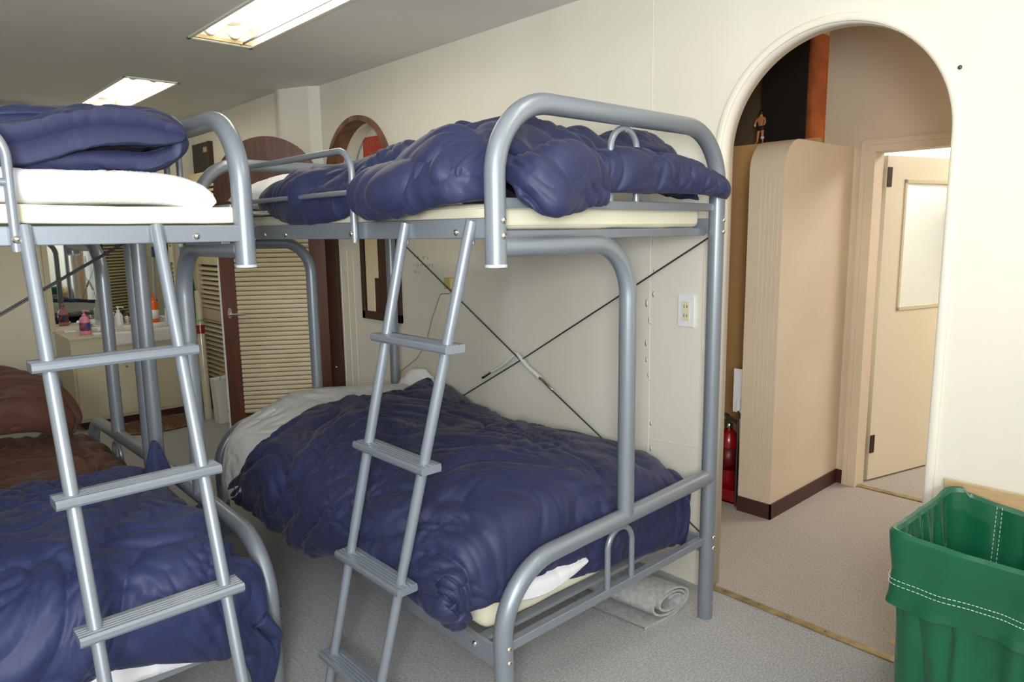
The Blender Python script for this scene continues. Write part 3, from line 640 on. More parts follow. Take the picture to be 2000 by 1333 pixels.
# rolled grey carpet under the wall bed
sp = []
for k in range(90):
    t_ = k/89; a = -PI*.5+t_*5.2*PI; r0 = .058*(1-t_*.62)
    sp.append((2.03+r0*1.9*math.cos(a)+.02*t_, r0*.95*math.sin(a)+.058))
ol = [(1.90, 0.004)]+sp
A_ = np.array(ol); Tn = np.gradient(A_, axis=0); Tn /= np.linalg.norm(Tn, axis=1)[:, None]; Nn = np.stack([-Tn[:, 1], Tn[:, 0]], 1)*.004
rr = MB(); k = len(A_)
for y in (0,):
    F0 = [(p[0], 1.385+.1*(p[0]-2.03)*-1, p[1]) for p in A_+Nn]; F1 = [(p[0], 1.385+.1*(p[0]-2.03)*-1, p[1]) for p in A_-Nn]
    G0 = [(a-.12, b+1.2, c) for a, b, c in F0]; G1 = [(a-.12, b+1.2, c) for a, b, c in F1]
    rr.strip(F0, G0); rr.strip(F1, G1); rr.strip(F0, F1); rr.strip(G0, G1)
tag(rr.build('rolled_carpet', M['rolled'], fix=False), 'loosely rolled grey carpet offcut on the floor under the bed', 'carpet roll')

# threshold strips
t = MB().box((2.318, .60, 0), (2.352, AC_Y+AR, .006), .002); tag(t.build('trim_4', M['brass']), **S)
t = MB().box((3.86, .60, 0), (3.90, 1.49, .006), .002); tag(t.build('trim_5', M['brass']), **S)
ms = MB()
for y in (.70, .95, 1.2, 1.34): ms.lathe([(.004, 0), (.004, .0068), (.001, .0075)], (2.335, y, 0), 8)
ms.build('screws', M['rod'], bpy.data.objects['trim_4'])
tag(MB().prism([(2.42, .73, .0005), (2.45, .71, .0005), (2.48, .74, .0005), (2.46, .78, .0005), (2.43, .775, .0005)], (0, 0, .001)).build('masking_tape', M['card']), 'torn scrap of tan tape on the carpet by the green bag', 'tape')

# ------------------------------------------------------------------ left far corner: door leaf, frame, round window
# arched louvre leaf, hinged at the corner
LP = np.array([1.727, 4.672, 0]); LQ = np.array([2.30, 4.307, 0]); LD = (LQ-LP)/np.linalg.norm(LQ-LP); LW = np.linalg.norm(LQ-LP); LN = np.array([-LD[1], LD[0], 0])
if LN[1] > 0: LN = -LN   # towards the camera
def leaf(a, z, d=0): return tuple(LP+LD*a+np.array([0, 0, z])+LN*d)
D = empty('door_1', tuple(LP), kind='structure')
outl = [(0, 0.0)]+[(LW/2-LW/2*math.cos(q), 1.66+.36*math.sin(q)) for q in np.linspace(0, PI, 30)]+[(LW, 0.0)]
inn = [(.095, .20), (LW-.115, .20), (LW-.115, 1.56), (.095, 1.56)]
def leafmap(a, b, d): return leaf(a, b, -d)
pl_ = plate('leaf_frame', outl, [inn], leafmap, .034, M['arch']); 
def adopt(o, parent): o.parent = parent; o.matrix_parent_inverse = Matrix.Translation(-world_loc(parent)); return o
adopt(pl_, D); pl_.data.materials[0] = M['door']
ap = MB().prism([leaf(a, b, .001) for a, b in [(LW-.0, 1.60)]+[(LW/2+LW/2*math.cos(q), 1.66+.36*math.sin(q)) for q in np.linspace(0, PI, 30)]+[(0, 1.60)]], LN*.004); ap.build('arched_top', M['arch'], D)
sm = MB()
for k in range(44):
    z = .215+k*.0305; c0 = [leaf(.095, z, -.008), leaf(.095, z+.026, -.004), leaf(.095, z+.029, -.014), leaf(.095, z+.012, -.028), leaf(.095, z-.003, -.018)]
    c0 = [leaf(.093, z-.001, -.004), leaf(.093, z+.005, .002), leaf(.093, z+.014, .004), leaf(.093, z+.021, .001), leaf(.093, z+.0255, -.006), leaf(.093, z+.010, -.020)]
    sm.prism(c0, LD*(LW-.206))
sm.build('louvre_slats', M['slat'], D)
sb_ = MB()
for k in range(44):
    z = .215+k*.0305; sb_.prism([leaf(.093, z, -.030), leaf(.093, z+.005, -.037), leaf(.093, z+.013, -.038), leaf(.093, z+.020, -.030)], LD*(LW-.206))
sb_.build('louvre_slats', M['slat'], D)
MB().prism([leaf(.09, .19, -.028), leaf(LW-.11, .19, -.028), leaf(LW-.11, 1.57, -.028), leaf(.09, 1.57, -.028)], LN*.002).build('backing', M['darkwood'], D)  # dark sheet added so the gaps between slats read as shade
h = MB().box(leaf(.036, .855, 0), leaf(.052, .93, .001)); 
hm = MB().prism([leaf(a, z, 0) for a, z in [(.028+.014*math.cos(q)+.017, .893+.036*math.sin(q)) for q in np.linspace(0, 2*PI, 17)[:-1]]], LN*.008); hp = hm.build('handle_plate', M['chrome'], D)
MB().tube(fil([leaf(.045, .885, .006), leaf(.045, .885, .045), leaf(.15, .888, .045)], .012, 6), [.011]+[.0095]*6+[.0075]*2, 12).build('handle', M['chrome'], hp) if False else MB().tube(fil([leaf(.045, .885, .006), leaf(.045, .885, .045), leaf(.15, .888, .045)], .012, 6), .0085, 12).build('handle', M['chrome'], hp)
MB().box((1.715, 4.70, 0), (1.735, 4.705, 1.7)).build('door_edge', M['white'], D) if False else None
# white edge of the leaf
MB().prism([leaf(-.012, 0, 0), leaf(-.012, 1.62, 0), leaf(-.001, 1.66, 0), leaf(-.001, 0, 0)], -LN*.034).build('edge_strip', M['white'], D)
# door jamb pilaster
jm = MB().box((2.285, 4.16, 0), (2.325, 4.30, 1.62), .003); tag(jm.build('trim_6', M['darkwood']), **S)
MB().lathe([(.001, -.012), (.008, -.008), (.010, 0), (.004, .004)], (2.275, 4.20, .52), 12, axis=0).build('door_stop', M['chrome'], bpy.data.objects['trim_6'])
# second louvred leaf, folded open against the recess wall
D2 = empty('door_2', (2.12, 6.0, 0), kind='structure')
d2 = MB(); x = 2.13
d2.box((x, 5.62, 0), (x+.03, 5.68, 1.9), .002).box((x, 6.24, 0), (x+.03, 6.30, 1.9), .002).box((x, 5.68, 0), (x+.03, 6.24, .12)).box((x, 5.68, 1.16), (x+.03, 6.24, 1.30)).box((x, 5.68, .70), (x+.03, 6.24, .79)).box((x, 5.68, 1.82), (x+.03, 6.24, 1.9))
d2.build('leaf_frame', M['slat'], D2)
s2 = MB()
for k in range(44):
    z = .13+k*.0395
    if .69 < z < .78 or 1.13 < z < 1.30: continue
    if z > 1.80: break
    s2.prism([(x+.002, 5.68, z), (x+.006, 5.68, z-.006), (x+.028, 5.68, z+.016), (x+.024, 5.68, z+.022)], (0, .56, 0))
s2.build('louvre_slats', M['slat'], D2); MB().box((x+.031, 5.64, .02), (x+.036, 6.28, 1.88)).build('backing', M['black'], D2)
MB().tube([(x-.012, 5.72, .66), (x-.012, 5.72, .80)], .008, 8).build('bolt_handle', M['rod'], D2)
# dark notice board high on the recess wall
nb = empty('notice_board', (2.19, 6.0, 1.6), 'small dark board with a white sticker, high in the far corner', 'board')
MB().box((2.165, 5.90, 1.62), (2.198, 6.26, 2.14), .003).build('board', M['black'], nb)
MB().box((2.160, 5.93, 2.06), (2.1655, 6.0, 2.10)).build('sticker', M['card'], nb)
MB().box((2.155, 5.88, 1.62), (2.198, 5.895, 2.14)).build('edge_strip', M['darkwood'], nb)
tag(MB().box((2.14, 5.3, 1.50), (2.198, 5.88, 1.615), .003).build('trim_7', M['darkwood']), **S)

# round window with deep wooden lining
Wn = empty('window_2', (WX, portc[0], portc[1]), kind='structure')
def ringmesh(c, ri, ro, x0, x1, n=64):
    m_ = MB(); P = lambda r, x: [(x, c[0]+r*math.cos(q), c[1]+r*math.sin(q)) for q in np.linspace(A0, PI-A0, n+1)]
    m_.strip(P(ri, x0), P(ri, x1)); m_.strip(P(ro, x0), P(ro, x1)); m_.strip(P(ri, x0), P(ro, x0)); m_.strip(P(ri, x1), P(ro, x1)); return m_
ringmesh(portc, .352, .382, WX-.02, WX+.085).build('wooden_ring', M['ring'], Wn)
ringmesh(portc, .335, .36, WX+.086, WX+.16).build('lining', M['farwall'], Wn)
# room side behind: arched cream panel and red poster
pn = plate('back_panel', [(3.45, 1.0), (5.2, 1.0), (5.2, CZ), (3.45, CZ)], [[(3.62, 1.0)]+[(a, b) for a, b in circ((3.97, 1.60), .35, PI, 0, 24)]+[(4.32, 1.0)]][:0], lambda a, b, d: (2.75+d, a, b), .02, M['farwall']); adopt(pn, Wn)
MB().box((WX-.02, portc[0]-.27, portc[1]-.30), (WX+.085, portc[0]+.27, portc[1]-.255), .003).build('sill', M['ring'], Wn)
ps = empty('poster', (2.74, 4.37, 1.85), 'orange red poster reading Ich bin nicht perfekt, seen through the round window', 'poster')
MB().box((2.742, 3.95, 1.58), (2.749, 4.565, 2.065)).build('sheet', M['poster'], ps)
pt = mat('faded_lettering', (206, 120, 84), .6)
text('Ich bin nicht', .056, pt, ps, facing((2.741, 4.505, 2.0), (0, -1, 0), (0, 0, 1)))
text('perfekt', .056, pt, ps, facing((2.741, 4.44, 1.935), (0, -1, 0), (0, 0, 1)))
# rectangular dark framed panel below
F = empty('wall_panel', (WX, 3.66, .88), 'dark framed recessed panel on the wall below the round window', 'panel')
fm = MB()
for a, b in (((3.45, .875), (3.875, .925)), ((3.45, 1.40), (3.875, 1.45)), ((3.45, .875), (3.49, 1.45)), ((3.838, .875), (3.875, 1.45))): fm.box((WX-.018, a[0], a[1]), (WX+.002, b[0], b[1]), .003)
fm.build('frame', M['darkwood'], F)
MB().box((WX-.004, 3.49, .92), (WX-.001, 3.84, 1.41)).build('backing', M['darkwood'], F)
MB().box((WX-.009, 3.735, .925), (WX-.004, 3.825, 1.41), .001).box((WX-.010, 3.69, 1.13), (WX-.004, 3.735, 1.41), .001).build('cream_board', M['slat'], F)

# ------------------------------------------------------------------ washstand and far wall
cb = empty('washstand_cabinet', (1.46, 6.05, 0), 'cream laminate washstand cabinet below the mirror', 'cabinet')
MB().box((1.055, 5.80, .06), (1.87, 6.32, .672), .003).build('body', M['laminate'], cb)
MB().box((1.10, 5.83, 0), (1.85, 6.30, .06)).build('plinth', M['base'], cb)
for a, b in ((1.075, 1.465), (1.475, 1.855)):
    d = MB().box((a, 5.785, .085), (b, 5.80, .475), .002).build('door', M['laminate'], cb)
    MB().lathe([(.001, -.012), (.008, -.01), (.008, -.003), (.004, 0)], ((a+b)/2+(.13 if a < 1.3 else -.13), 5.785, .44), 12, axis=1).build('knob', M['brass'], d)
MB().box((1.06, 5.79, .485), (1.865, 5.80, .49)).build('shadow_gap', M['base'], cb)
MB().box((1.045, 5.785, .672), (1.31, 6.325, .687), .003).build('counter_top', M['laminate'], cb)
bs = empty('wash_basin', (1.6, 6.0, .6), 'white ceramic basin set in the washstand', 'basin')
bp = MB().box((1.31, 5.765, .60), (1.88, 6.0, .705), .018); bp.box((1.31, 6.0, .60), (1.88, 6.32, .722), .012)
bp.build('basin', M['basin'], bs)
for x in (1.50, 1.535):
    MB().lathe([(.014, 0), (.012, .02), (.018, .03), (.020, .055), (.008, .062)], (x+.02, 6.12, .72), 14).build('tap', M['chrome'], bs)
mr = empty('mirror', (1.5, 6.33, .717), 'large wall mirror above the washstand', 'mirror')
MB().box((1.068, 6.318, .722), (1.955, 6.325, 1.75)).build('glass', M['mirror'], mr)
MB().box((1.03, 6.31, .70), (1.068, 6.33, 1.77), .002).box((1.955, 6.31, .70), (1.975, 6.33, 1.77), .002).box((1.03, 6.31, 1.75), (1.975, 6.33, 1.77), .002).build('frame', M['laminate'], mr)
acu = empty('air_conditioner', (.6, 6.2, 2.0), 'white wall air conditioner high at the far left', 'air conditioner')
MB().box((.35, 6.08, 2.0), (1.16, 6.33, 2.235), .02).build('casing', M['white'], acu)
MB().box((.40, 6.078, 2.02), (1.1, 6.085, 2.035)).build('louvre', M['rod'], acu)
def bottle(name, x, y, z, prof, m, label, cat, pump=None, lab=None, n=18, sx=1):
    t = empty(name, (x, y, z), label, cat); b = MB().lathe(prof, (x, y, z), n, sx=sx).build('body', m, t)
    top = prof[-1][1]
    if pump:
        MB().lathe([(.014, top-.002), (.014, top+.012), (.005, top+.014), (.005, top+.03), (.012, top+.032), (.012, top+.042), (.001, top+.045)], (x, y, z), 14).tube([(x, y, z+top+.038), (x+.03, y-.01, z+top+.034), (x+.036, y-.012, z+top+.028)], .004, 8).build('pump', pump, t)
    if lab:
        r, a, b2 = lab[0], lab[1], lab[2]; MB().lathe([(r, a), (r, b2)], (x, y, z), n, sx=sx).build('label', lab[3], t)
    return t
bottle('soap_bottle', 1.19, 5.95, .687, [(.034, 0), (.036, .01), (.036, .10), (.028, .125), (.013, .138)], M['pink'], 'pink pump soap bottle on the washstand corner', 'bottle', M['pink'], (.0368, .03, .09, M['lblue']))
bottle('lotion_bottle', 1.43, 6.0, .72, [(.026, 0), (.028, .01), (.028, .08), (.018, .10), (.010, .11)], M['white'], 'white pump bottle at the left end of the basin', 'bottle', M['white'])
bottle('mouthwash_bottle', 1.695, 6.05, .722, [(.036, 0), (.038, .01), (.038, .15), (.026, .17), (.014, .178)], M['orangep'], 'orange bottle with orange cap beside the basket', 'bottle', M['orangep'], (.0388, .03, .10, M['white']))
for x in (1.565, 1.60):
    tag(MB().lathe([(.024, 0), (.028, .075), (.026, .075), (.022, .004)], (x-.03, 6.2 if x < 1.59 else 6.16, .722), 16).build('drinking_glass', M['clear']), 'small clear glass beside the taps' + (' nearer the mirror' if x < 1.59 else ' nearer the basket'), 'glass')
bk = empty('basket', (1.78, 5.9, .705), 'white plastic basket on the right end of the basin', 'basket')
bb = MB()
for z in (.712, .775): bb.tube(fil([(1.74, 5.85, z), (1.71, 5.85, z), (1.71, 5.96, z), (1.86, 5.96, z), (1.86, 5.85, z), (1.74, 5.85, z)], .012, 4), .004, 8)
for k in range(9): bb.tube([(1.715+.0175*k, 5.85, .712), (1.715+.0175*k, 5.85, .775)], .003, 6)
bb.build('wires', M['white'], bk)
tag(MB().box((1.785, 5.89, .712), (1.835, 5.92, .86), .006).build('toothpaste_box', M['mint']), 'mint green carton standing in the white basket', 'carton')
tag(MB().box((1.73, 5.875, .712), (1.765, 5.90, .84), .006).build('label_carton', M['white']), 'white carton standing in the white basket', 'carton')
tag(MB().box((1.09, 6.15, .687), (1.17, 6.22, .70), .006).build('soap_dish', M['white']), 'small white dish by the mirror, left of the pink bottle', 'dish')
tag(MB().lathe([(.028, 0), (.03, .012), (.026, .02), (.001, .021)], (1.235, 5.82, .687), 16).build('jar', M['white']), 'low white jar in front of the pink bottle', 'jar')
tag(MB().box((1.27, 6.08, .687), (1.40, 6.16, .718), .008, rot=[[.9, -.43, 0], [.43, .9, 0], [0, 0, 1]]).build('tissue_pack', M['white']), 'white tissue pack between the pink bottle and the basin', 'tissues')
# shaggy mat
rm = MB(); g = np.random.RandomState(4); nn = 3000
base = []
rm.lathe([(.001, .001), (.275, .001), (.285, .012), (.26, .022), (.001, .026)], (1.52, 5.53, 0), 40, sy=.62)
for k in range(nn):
    a = g.rand()*2*PI; r0 = math.sqrt(g.rand())*.28; x, y = 1.52+r0*math.cos(a), 5.53+r0*.62*math.sin(a)
    d = g.randn(2)*.008; rm.add([(x-.003, y, .02), (x+.003, y, .02), (x+d[0], y+.004+d[1], .03+g.rand()*.022)], [(0, 1, 2)])
tag(rm.build('bath_mat', M['rug'], fix=False), 'brown shaggy mat in front of the washstand', 'mat')
# poles and boards in the far corner
pb = empty('paper_bag', (1.93, 5.3, 0), 'white paper carrier bag leaning beside the brown door leaf', 'bag')
bgm = MB().prism([(1.87, 5.28, 0), (2.02, 5.28, 0), (2.03, 5.27, .35), (1.85, 5.27, .34)], (0, .10, 0)); bgm.build('bag_body', M['paper'], pb)
MB().tube(fil([(1.89, 5.27, .33), (1.90, 5.27, .42), (1.96, 5.27, .42), (1.97, 5.27, .33)], .03, 5), .003, 6).build('handle', M['card'], pb)
text('KKS', .03, M['ink'], pb, facing((1.93, 5.277, .075), (1, 0, 0), (0, 0, 1)))
bl = empty('wrapped_blind', (1.87, 5.5, 0), 'plastic wrapped rolled blind with a red label, standing in the corner', 'blind')
MB().tube([(1.865, 5.50, .0), (1.875, 5.55, .5), (1.90, 5.62, .98)], [.028, .03, .024], 12).build('roll', M['plasticwrap'], bl)
MB().tube([(1.8818, 5.573, .655), (1.8845, 5.58, .72)], .0325, 12).build('label', M['red'], bl)
MB().tube([(1.8865, 5.585, .745), (1.887, 5.588, .76)], .0325, 12).build('band', mat('lime_band', (120, 200, 60), .4), bl)
tag(MB().box((1.775, 5.50, 0), (1.815, 5.52, 1.02), .002, rot=[[1, 0, 0.03], [0, 1, 0.12], [-.03, -.12, 1]], piv=(1.79, 5.5, 0)).build('timber_strip', M['slat']), 'pale timber strip leaning beside the wrapped blind', 'strip')
tag(MB().box((1.79, 5.66, 0), (1.83, 5.68, .66), .002, rot=[[1, 0, 0], [0, 1, 0.1], [0, -.1, 1]], piv=(1.8, 5.6, 0)).build('short_board', M['laminate']), 'short cream board leaning by the end of the washstand', 'board')
mp = empty('mop', (1.90, 5.75, 0), 'mop with blue grips on a pale pole in the far corner', 'mop')
MB().tube([(1.93, 5.72, 0), (1.91, 6.0, 1.55)], .011, 10).build('pole', M['white'], mp)
MB().tube([(1.921, 5.845, .69), (1.918, 5.87, .84)], .017, 10).build('grip', M['bluep'], mp)
MB().tube([(1.914, 5.94, 1.22), (1.913, 5.955, 1.31)], .016, 10).build('grip', M['bluep'], mp)
tag(MB().tube([(2.0, 5.8, 0), (1.985, 6.1, 1.5)], [.014, .02], 8).build('green_umbrella', mat('green_cloth', (20, 104, 72), .6)), 'rolled green umbrella standing behind the mop', 'umbrella')
# curved silver rail behind the brown duvet
tag(MB().tube(fil([(.45, 4.25, .71), (.70, 4.22, .71), (.745, 4.22, 0)], .07, 10), .012, 12).build('hand_rail', M['steel']), 'curved silver tube rail behind the brown duvet', 'rail')

# ------------------------------------------------------------------ beyond the arch
PX0, PX1, PY0, PY1, PZ = 3.115, 3.86, 1.565, 1.735, 1.80
poly = [(PX0, .0)]+[(PX0+.14-.14*math.cos(q), PZ-.14+.14*math.sin(q)) for q in np.linspace(0, PI/2, 12)]+[(PX1, PZ), (PX1, 0)]
pm = MB().prism([(a, PY0, b) for a, b in poly], (0, PY1-PY0, 0)); tag(pm.build('wall_partition', M['part']), **S)
gr = MB()
for z in np.arange(.75, 1.66, .095): gr.box((PX0+.06, PY0-.0008, z), (PX1-.1, PY0+.001, z+.003))
for k in range(5): gr.box((PX0-.0012, PY0+.02+k*.022, .10), (PX0+.001, PY0+.024+k*.022, 1.63))
tag(gr.build('trim_8', M['part']), **S)
sk = MB().box((PX0-.008, PY0-.008, 0), (PX1, PY0, .075)).box((PX0-.008, PY0-.008, 0), (PX0, PY1, .075)); tag(sk.build('baseboard_partition', M['base']), **S)
# door wall with opening
DX = 3.86
dw = plate('wall_passage', [(-1.0, 2.45), (-1.0, 0), (.62, 0), (.62, 1.805), (1.50, 1.805), (1.50, 0), (1.725, 0), (1.725, 2.45)], [], lambda a, b, d: (DX+d, a, b), .09, M['part']); tag(dw, **S)
fr = MB()
for a, b in (((1.455, 0), (1.4995, 1.77)), ((.62, 1.77), (1.4995, 1.8045)), ((.62, 0), (.655, 1.77))): fr.box((DX-.018, a[0], a[1]), (DX+.10, b[0], b[1]))
fr.box((DX-.0185, 1.50, 0), (DX-.0005, 1.525, 1.83)).box((DX-.0185, .6, 1.805), (DX-.0005, 1.50, 1.83))
tag(fr.build('trim_9', M['part']), **S)
sk = MB().box((DX-.008, 1.52, 0), (DX, 1.58, .075)); tag(sk.build('baseboard_passage', M['base']), **S)
# open glazed door
D3 = empty('door_3', (3.96, 1.47, 0), kind='structure')
ang = math.atan2(-.178, .66); dd = np.array([math.cos(ang), math.sin(ang), 0]); dn = np.array([-dd[1], dd[0], 0])
def dl(a, b, d): p = np.array([3.985, 1.475, 0])+dd*a+dn*(d-.036); return (p[0], p[1], b)
adopt(plate('leaf', [(0, .012), (.78, .012), (.78, 1.76), (0, 1.76)], [[(.16, .955), (.62, .955), (.62, 1.63), (.16, 1.63)]], dl, .036, mat('cream_door_paint', (226, 218, 194), .45)), D3)
bead = MB()
for a, b in (((.15, .945), (.63, .962)), ((.15, 1.622), (.63, 1.64)), ((.15, .945), (.166, 1.64)), ((.612, .945), (.63, 1.64))):
    bead.prism([dl(a[0], a[1], -.006), dl(b[0], a[1], -.006), dl(b[0], b[1], -.006), dl(a[0], b[1], -.006)], dn*.048)
bead.build('glazing_bead', M['laminate'], D3)
MB().prism([dl(.16, .955, .016), dl(.62, .955, .016), dl(.62, 1.63, .016), dl(.16, 1.63, .016)], dn*.004).build('frosted_pane', M['frost'], D3)
for z in (.165, 1.60):
    hg = MB().prism([dl(.0, z, -.002), dl(.035, z, -.002), dl(.035, z+.10, -.002), dl(.0, z+.10, -.002)], dn*-.003)
    hg.tube([(3.965, 1.468, z-.008), (3.965, 1.468, z+.108)], .007, 10).build('hinge', M['hingem'], D3)
MB().tube([dl(.70, .86, -.03), dl(.62, .86, -.03)], .009, 10).build('handle', M['brass'], D3)
# tan board wall, cabinet, orange board, figurine
tag(MB().box((3.80, 1.736, 0), (4.2, 3.3, 1.865)).build('wall_low', M['tan']), **S)
dc = empty('dark_cupboard', (3.95, 2.0, 1.87), 'tall black cupboard above the tan board wall, through the arch', 'cupboard')
MB().box((3.85, 1.825, 1.867), (4.19, 2.085, 2.428), .003).build('body', M['black'], dc)
MB().box((3.85, 1.815, 1.867), (4.19, 1.8245, 2.428), .001).build('side_panel', M['orange'], dc)
tag(MB().box((4.2, 1.735, 0), (4.3, 3.4, 2.45)).build('wall_niche', M['dim']), **S)
tag(MB().box((2.385, 3.3, 0), (4.3, 3.4, 2.45)).build('wall_passage_end', M['dim']), **S)
tag(plate('ceiling', [(2.385, -1.0), (6.9, -1.0), (6.9, 3.4), (2.385, 3.4)], [], lambda a, b, d: (a, b, 2.43+d), .05, M['part']), **S)
# figurine: a small standing figure seen from behind
def figurine():
    t = empty('figurine', (3.835, 2.078, 1.867), 'small bare figurine in a dark loincloth standing on the tan wall', 'figurine')
    ox, oy, oz = 3.88, 2.075, 1.867
    ox = 3.835; oy = 2.078
    m_ = bpy.data.meshes.new('body')
    J = {'pel': (0, 0, .085), 'bel': (0, .001, .105), 'che': (0, .002, .130), 'nec': (0, 0, .150), 'hea': (0, 0, .165), 'het': (0, 0, .178),
         'hl': (0, .012, .080), 'kl': (0, .016, .045), 'al': (0, .020, .010), 'tl': (-.012, .026, .004),
         'hr': (0, -.012, .080), 'kr': (-.004, -.012, .045), 'ar': (0, -.014, .010), 'tr': (-.014, -.016, .004),
         'sl': (0, .022, .138), 'el': (-.004, .034, .115), 'wl': (-.01, .030, .092), 'sr': (0, -.020, .138), 'er': (-.006, -.028, .115), 'wr': (-.012, -.022, .098)}
    R = dict(pel=.013, bel=.012, che=.016, nec=.006, hea=.010, het=.008, hl=.010, kl=.008, al=.0045, tl=.004, hr=.010, kr=.008, ar=.0045, tr=.004, sl=.008, el=.006, wl=.004, sr=.008, er=.006, wr=.004)
    E = [('pel', 'bel'), ('bel', 'che'), ('che', 'nec'), ('nec', 'hea'), ('hea', 'het'), ('pel', 'hl'), ('hl', 'kl'), ('kl', 'al'), ('al', 'tl'), ('pel', 'hr'), ('hr', 'kr'), ('kr', 'ar'), ('ar', 'tr'), ('che', 'sl'), ('sl', 'el'), ('el', 'wl'), ('che', 'sr'), ('sr', 'er'), ('er', 'wr')]
    K = list(J); m_.from_pydata([(ox+J[k][0], oy+J[k][1], oz+J[k][2]) for k in K], [(K.index(a), K.index(b)) for a, b in E], [])
    o = bpy.data.objects.new('body', m_); COL.objects.link(o); m_.materials.append(M['skin'])
    md = o.modifiers.new('s', 'SKIN'); m_.update()
    for i, k in enumerate(K): m_.skin_vertices[0].data[i].radius = (R[k], R[k])
    m_.skin_vertices[0].data[0].use_root = True
    o.modifiers.new('d', 'SUBSURF').levels = 2; o.modifiers[-1].render_levels = 2
    adopt(o, t)
    MB().lathe([(.0145, .072), (.018, .082), (.0165, .094), (.0145, .098)], (ox, oy, oz), 16, sx=.85, sy=1.3).build('loincloth', mat('dark_navy_cloth', (24, 22, 40), .7), t)
    MB().lathe([(.002, .158), (.0105, .162), (.0115, .172), (.008, .182), (.001, .185)], (ox, oy, oz), 14).build('hair', M['black'], t)
    MB().lathe([(.0095, .026), (.0095, .040)], (ox-.002, oy-.0125, oz), 12).build('bandage', M['sheet'], t)
    MB().lathe([(.0062, .100), (.0068, .108)], (ox-.008, oy+.032, oz), 10).build('wristband', M['sheet'], t)
    return t
try: figurine()
except Exception as e: print('figurine', e)
# extinguisher with red stand, sign on a pole, cardboard leaning
ex = empty('fire_extinguisher', (3.235, 1.865, 0), 'red fire extinguisher on a red stand behind the partition', 'extinguisher')
cx, cy = 3.235, 1.865
MB().lathe([(.045, .04), (.052, .05), (.052, .30), (.045, .335), (.028, .36), (.018, .37)], (cx, cy, 0), 28).build('cylinder', M['red'], ex)
MB().lathe([(.02, .37), (.02, .40), (.012, .405)], (cx, cy, 0), 16).build('collar', M['chrome'], ex)
hv = MB().tube([(cx-.02, cy+.02, .45), (cx, cy, .43), (cx+.02, cy-.03, .405), (cx+.02, cy-.05, .40)], .008, 8).tube([(cx-.03, cy+.05, .455), (cx, cy+.01, .44), (cx, cy, .41)], .009, 8).tube([(cx-.04, cy+.045, .40), (cx-.01, cy+.03, .415), (cx, cy, .405)], .007, 8)
hv.build('valve_lever', M['darkgreen'], ex)
MB().lathe([(.0525, .16), (.0525, .28)], (cx, cy, 0), 28).build('label', mat('dark_red_print', (120, 10, 16), .4, rgb2=(60, 10, 12), nscale=60), ex)
MB().box((cx-.075, cy-.085, 0), (cx+.07, cy+.08, .012), .003).box((cx-.075, cy-.085, 0), (cx-.07, cy+.08, .07), .002).build('stand', M['red'], ex)
MB().lathe([(.05, .012), (.052, .05)], (cx, cy, 0), 24).build('base_ring', M['black'], ex)
sg = empty('sign_stand', (3.17, 1.80, 0), 'blank white sign board on a thin metal pole beside the extinguisher', 'sign')
MB().tube([(3.145, 1.765, 0), (3.145, 1.765, .52)], .0055, 10).build('pole', M['rod'], sg)
MB().box((3.150, 1.742, .49), (3.156, 1.80, .71), .001).build('board', M['white'], sg)
MB().box((3.138, 1.755, .50), (3.150, 1.776, .56), .003).build('clip', M['white'], sg)
tag(MB().box((3.15, 1.742, 0), (3.42, 1.748, .46), .001, rot=[[1, 0, 0], [0, 1, .03], [0, -.03, 1]], piv=(3.2, 1.745, 0)).build('cardboard_sheet', M['card']), 'brown cardboard sheet leaning on the partition behind the sign pole', 'cardboard')
# room beyond the open door
tag(MB().box((6.8, -1.0, 0), (6.9, 3.4, 2.45)).build('wall_beyond', M['white']), **S)
tag(MB().box((4.3, 2.4, 0), (6.9, 2.5, 2.45)).build('wall_beyond_side', M['white']), **S)
tag(MB().box((2.385, -1.1, 0), (6.9, -1.0, 2.45)).build('wall_passage_near', M['part']), **S)
tag(MB().box((5.3, 1.35, 1.28), (6.2, 1.9, 1.62), .03).build('wall_cabinet', M['darkgreen']), 'dark shape blurred behind the frosted door glass', 'cabinet')

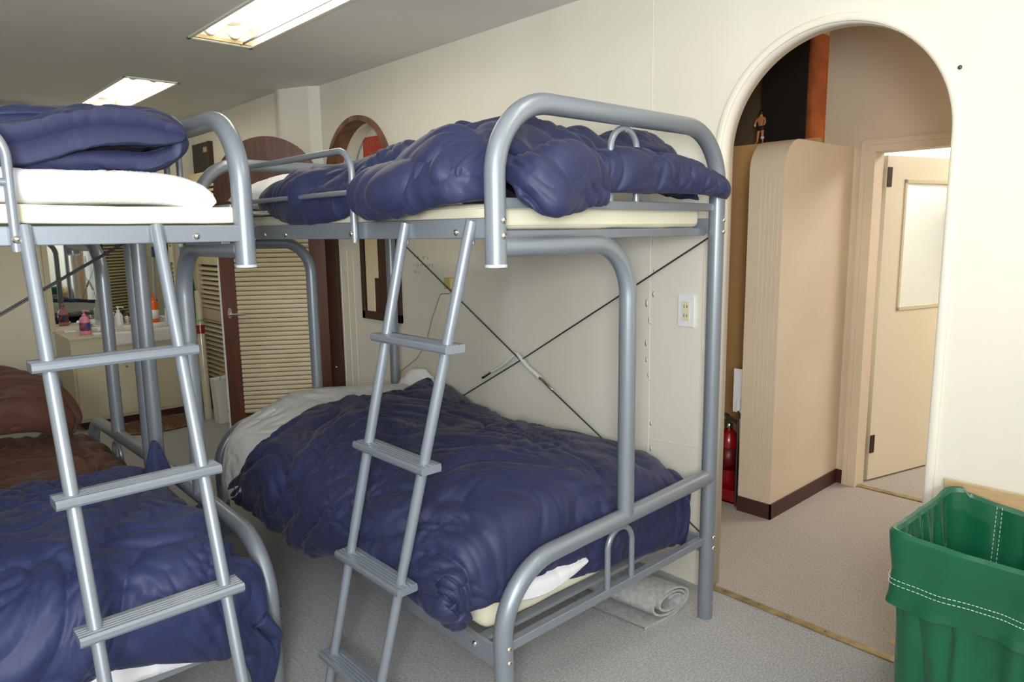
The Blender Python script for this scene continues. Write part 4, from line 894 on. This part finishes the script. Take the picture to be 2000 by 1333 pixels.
# ------------------------------------------------------------------ laundry bags and cardboard box
def laundry_bag(x0, x1, y0, y1, zt, m, label, fold=True, seed=1):
    cxx, cyy = (x0+x1)/2, (y0+y1)/2
    t = empty('laundry_bag', (cxx, cyy, 0), label, 'laundry bag')
    def loop(scale, z, n=320, rc=.05, ph=0, amp=0, sag=0, dx=0):
        hx, hy = (x1-x0)/2*scale, (y1-y0)/2*scale; out = []
        for k in range(n):
            a = 2*PI*k/n; c, s_ = math.cos(a), math.sin(a); q = (abs(c)**14+abs(s_)**14)**(-1/14)
            px, py = cxx+hx*c*q, cyy+hy*s_*q
            mid = (1-min(1, abs(c*q)**6*1.0+0))*0
            wv = amp*math.sin(a*17+ph)+amp*.6*math.sin(a*29+2*ph)
            edge_mid = 1-abs(s_*q)**2 if abs(c*q) > .99 else (1-abs(c*q)**2)
            px += c*wv+dx; py += s_*wv
            out.append((px, py, z-sag*edge_mid*(.35+.95*max(0, min(1, (c*q+.2)/1.2))**2)+amp*.6*math.sin(a*9+ph)))
        out.append(out[0]); return out
    b = MB(); L = []
    L.append(loop(.90, .02, amp=.008, ph=1)); L.append(loop(.885, .12, amp=.014, ph=1.2)); L.append(loop(.905, .28, amp=.014, ph=1.5)); L.append(loop(.93, .42, amp=.010, ph=1.7)); L.append(loop(.965, .55, amp=.005, ph=2)); L.append(loop(.985, .66, amp=.002, ph=2))
    for A_, B_ in zip(L[:-1], L[1:]): b.strip(A_, B_)
    I = [loop(.99, zt-.005, sag=.03), loop(.965, zt-.06, sag=.03, amp=.004), loop(.93, .5, amp=.012), loop(.9, .3, amp=.02), loop(.8, .05, amp=.02), loop(.05, .04)]
    for A_, B_ in zip(I[:-1], I[1:]): b.strip(A_, B_)
    b.build('bag_body', m, t, fix=False)
    if fold:
        c = MB(); L = [loop(.975, zt-.012, sag=.03), loop(.99, zt-.002, sag=.03, amp=.001), loop(1.012, zt, sag=.03, amp=.001), loop(1.03, zt-.01, sag=.03, amp=.001), loop(1.02, zt-.05, sag=.02, amp=.003, ph=.5), loop(1.0, zt-.10, sag=.01, amp=.003, ph=.9), loop(1.005, zt-.135, amp=.003, ph=1.3), loop(1.01, zt-.165, amp=.004, ph=1.6), loop(1.018, zt-.185, amp=.006, ph=1.6), loop(.985, zt-.19, amp=.006, ph=1.6)]
        for A_, B_ in zip(L[:-1], L[1:]): c.strip(A_, B_)
        cu = c.build('cuff', m, t, fix=False)
        for dz in (.122, .134):
            lp = loop(1.012, zt-dz, amp=.0032, ph=1.2, n=900); stm = MB()
            for k in range(0, 900, 3): stm.tube([lp[k], lp[k+1], lp[k+2]], .0008, 5)
            stm.build('stitching', M['stitch'], cu, fix=False)
        sv = MB()
        for yy in (.0, .012):
            for k in range(14): sv.tube([(x1-.012-.001*k, y1-.12-yy, zt-.03-k*.012), (x1-.012-.001*k, y1-.12-yy, zt-.037-k*.012)], .0008, 5)
        sv.build('seam_stitching', M['stitch'], cu, fix=False)
    for px, py in ((x0, y0), (x0, y1), (x1, y0), (x1, y1)):
        px = cxx+(px-cxx)*.70; py = cyy+(py-cyy)*.78
        MB().tube([(px, py, 0), (px, py, .06)], .012, 8).build('foot', M['rod'], t)
    return t
laundry_bag(1.705, 2.13, -.08, .562, .70, M['green'], 'green nylon laundry bag standing by the right wall, bottom right corner')
laundry_bag(1.66, 2.10, -.80, -.16, .78, M['bluebag'], 'blue nylon laundry bag reflected in the far mirror')
bx = empty('cardboard_box', (2.22, .25, 0), 'brown cardboard box against the wall behind the green bag', 'box')
MB().box((2.15, -.30, 0), (2.285, .605, .60), .003).build('carton', M['card'], bx)
MB().box((2.255, .30, .60), (2.262, .605, .672), .002, rot=[[1, 0, -.08], [0, 1, 0], [.08, 0, 1]]).box((2.24, -.3, .60), (2.246, .28, .655), .002, rot=[[1, 0, -.15], [0, 1, 0], [.15, 0, 1]]).box((2.17, .2, .60), (2.177, .60, .645), .002, rot=[[1, 0, .3], [0, 1, 0], [-.3, 0, 1]]).build('flap', M['card'], bx)
for k in range(4): text('FW 062', .02, M['ink'], bx, facing((2.2385, .262-.022*k, .61), (0, 0, 1), (0, 1, 0)) if False else facing((2.232-.0*k, .24-.024*k, .645), (0, 0, -1), (0, -1, 0)))
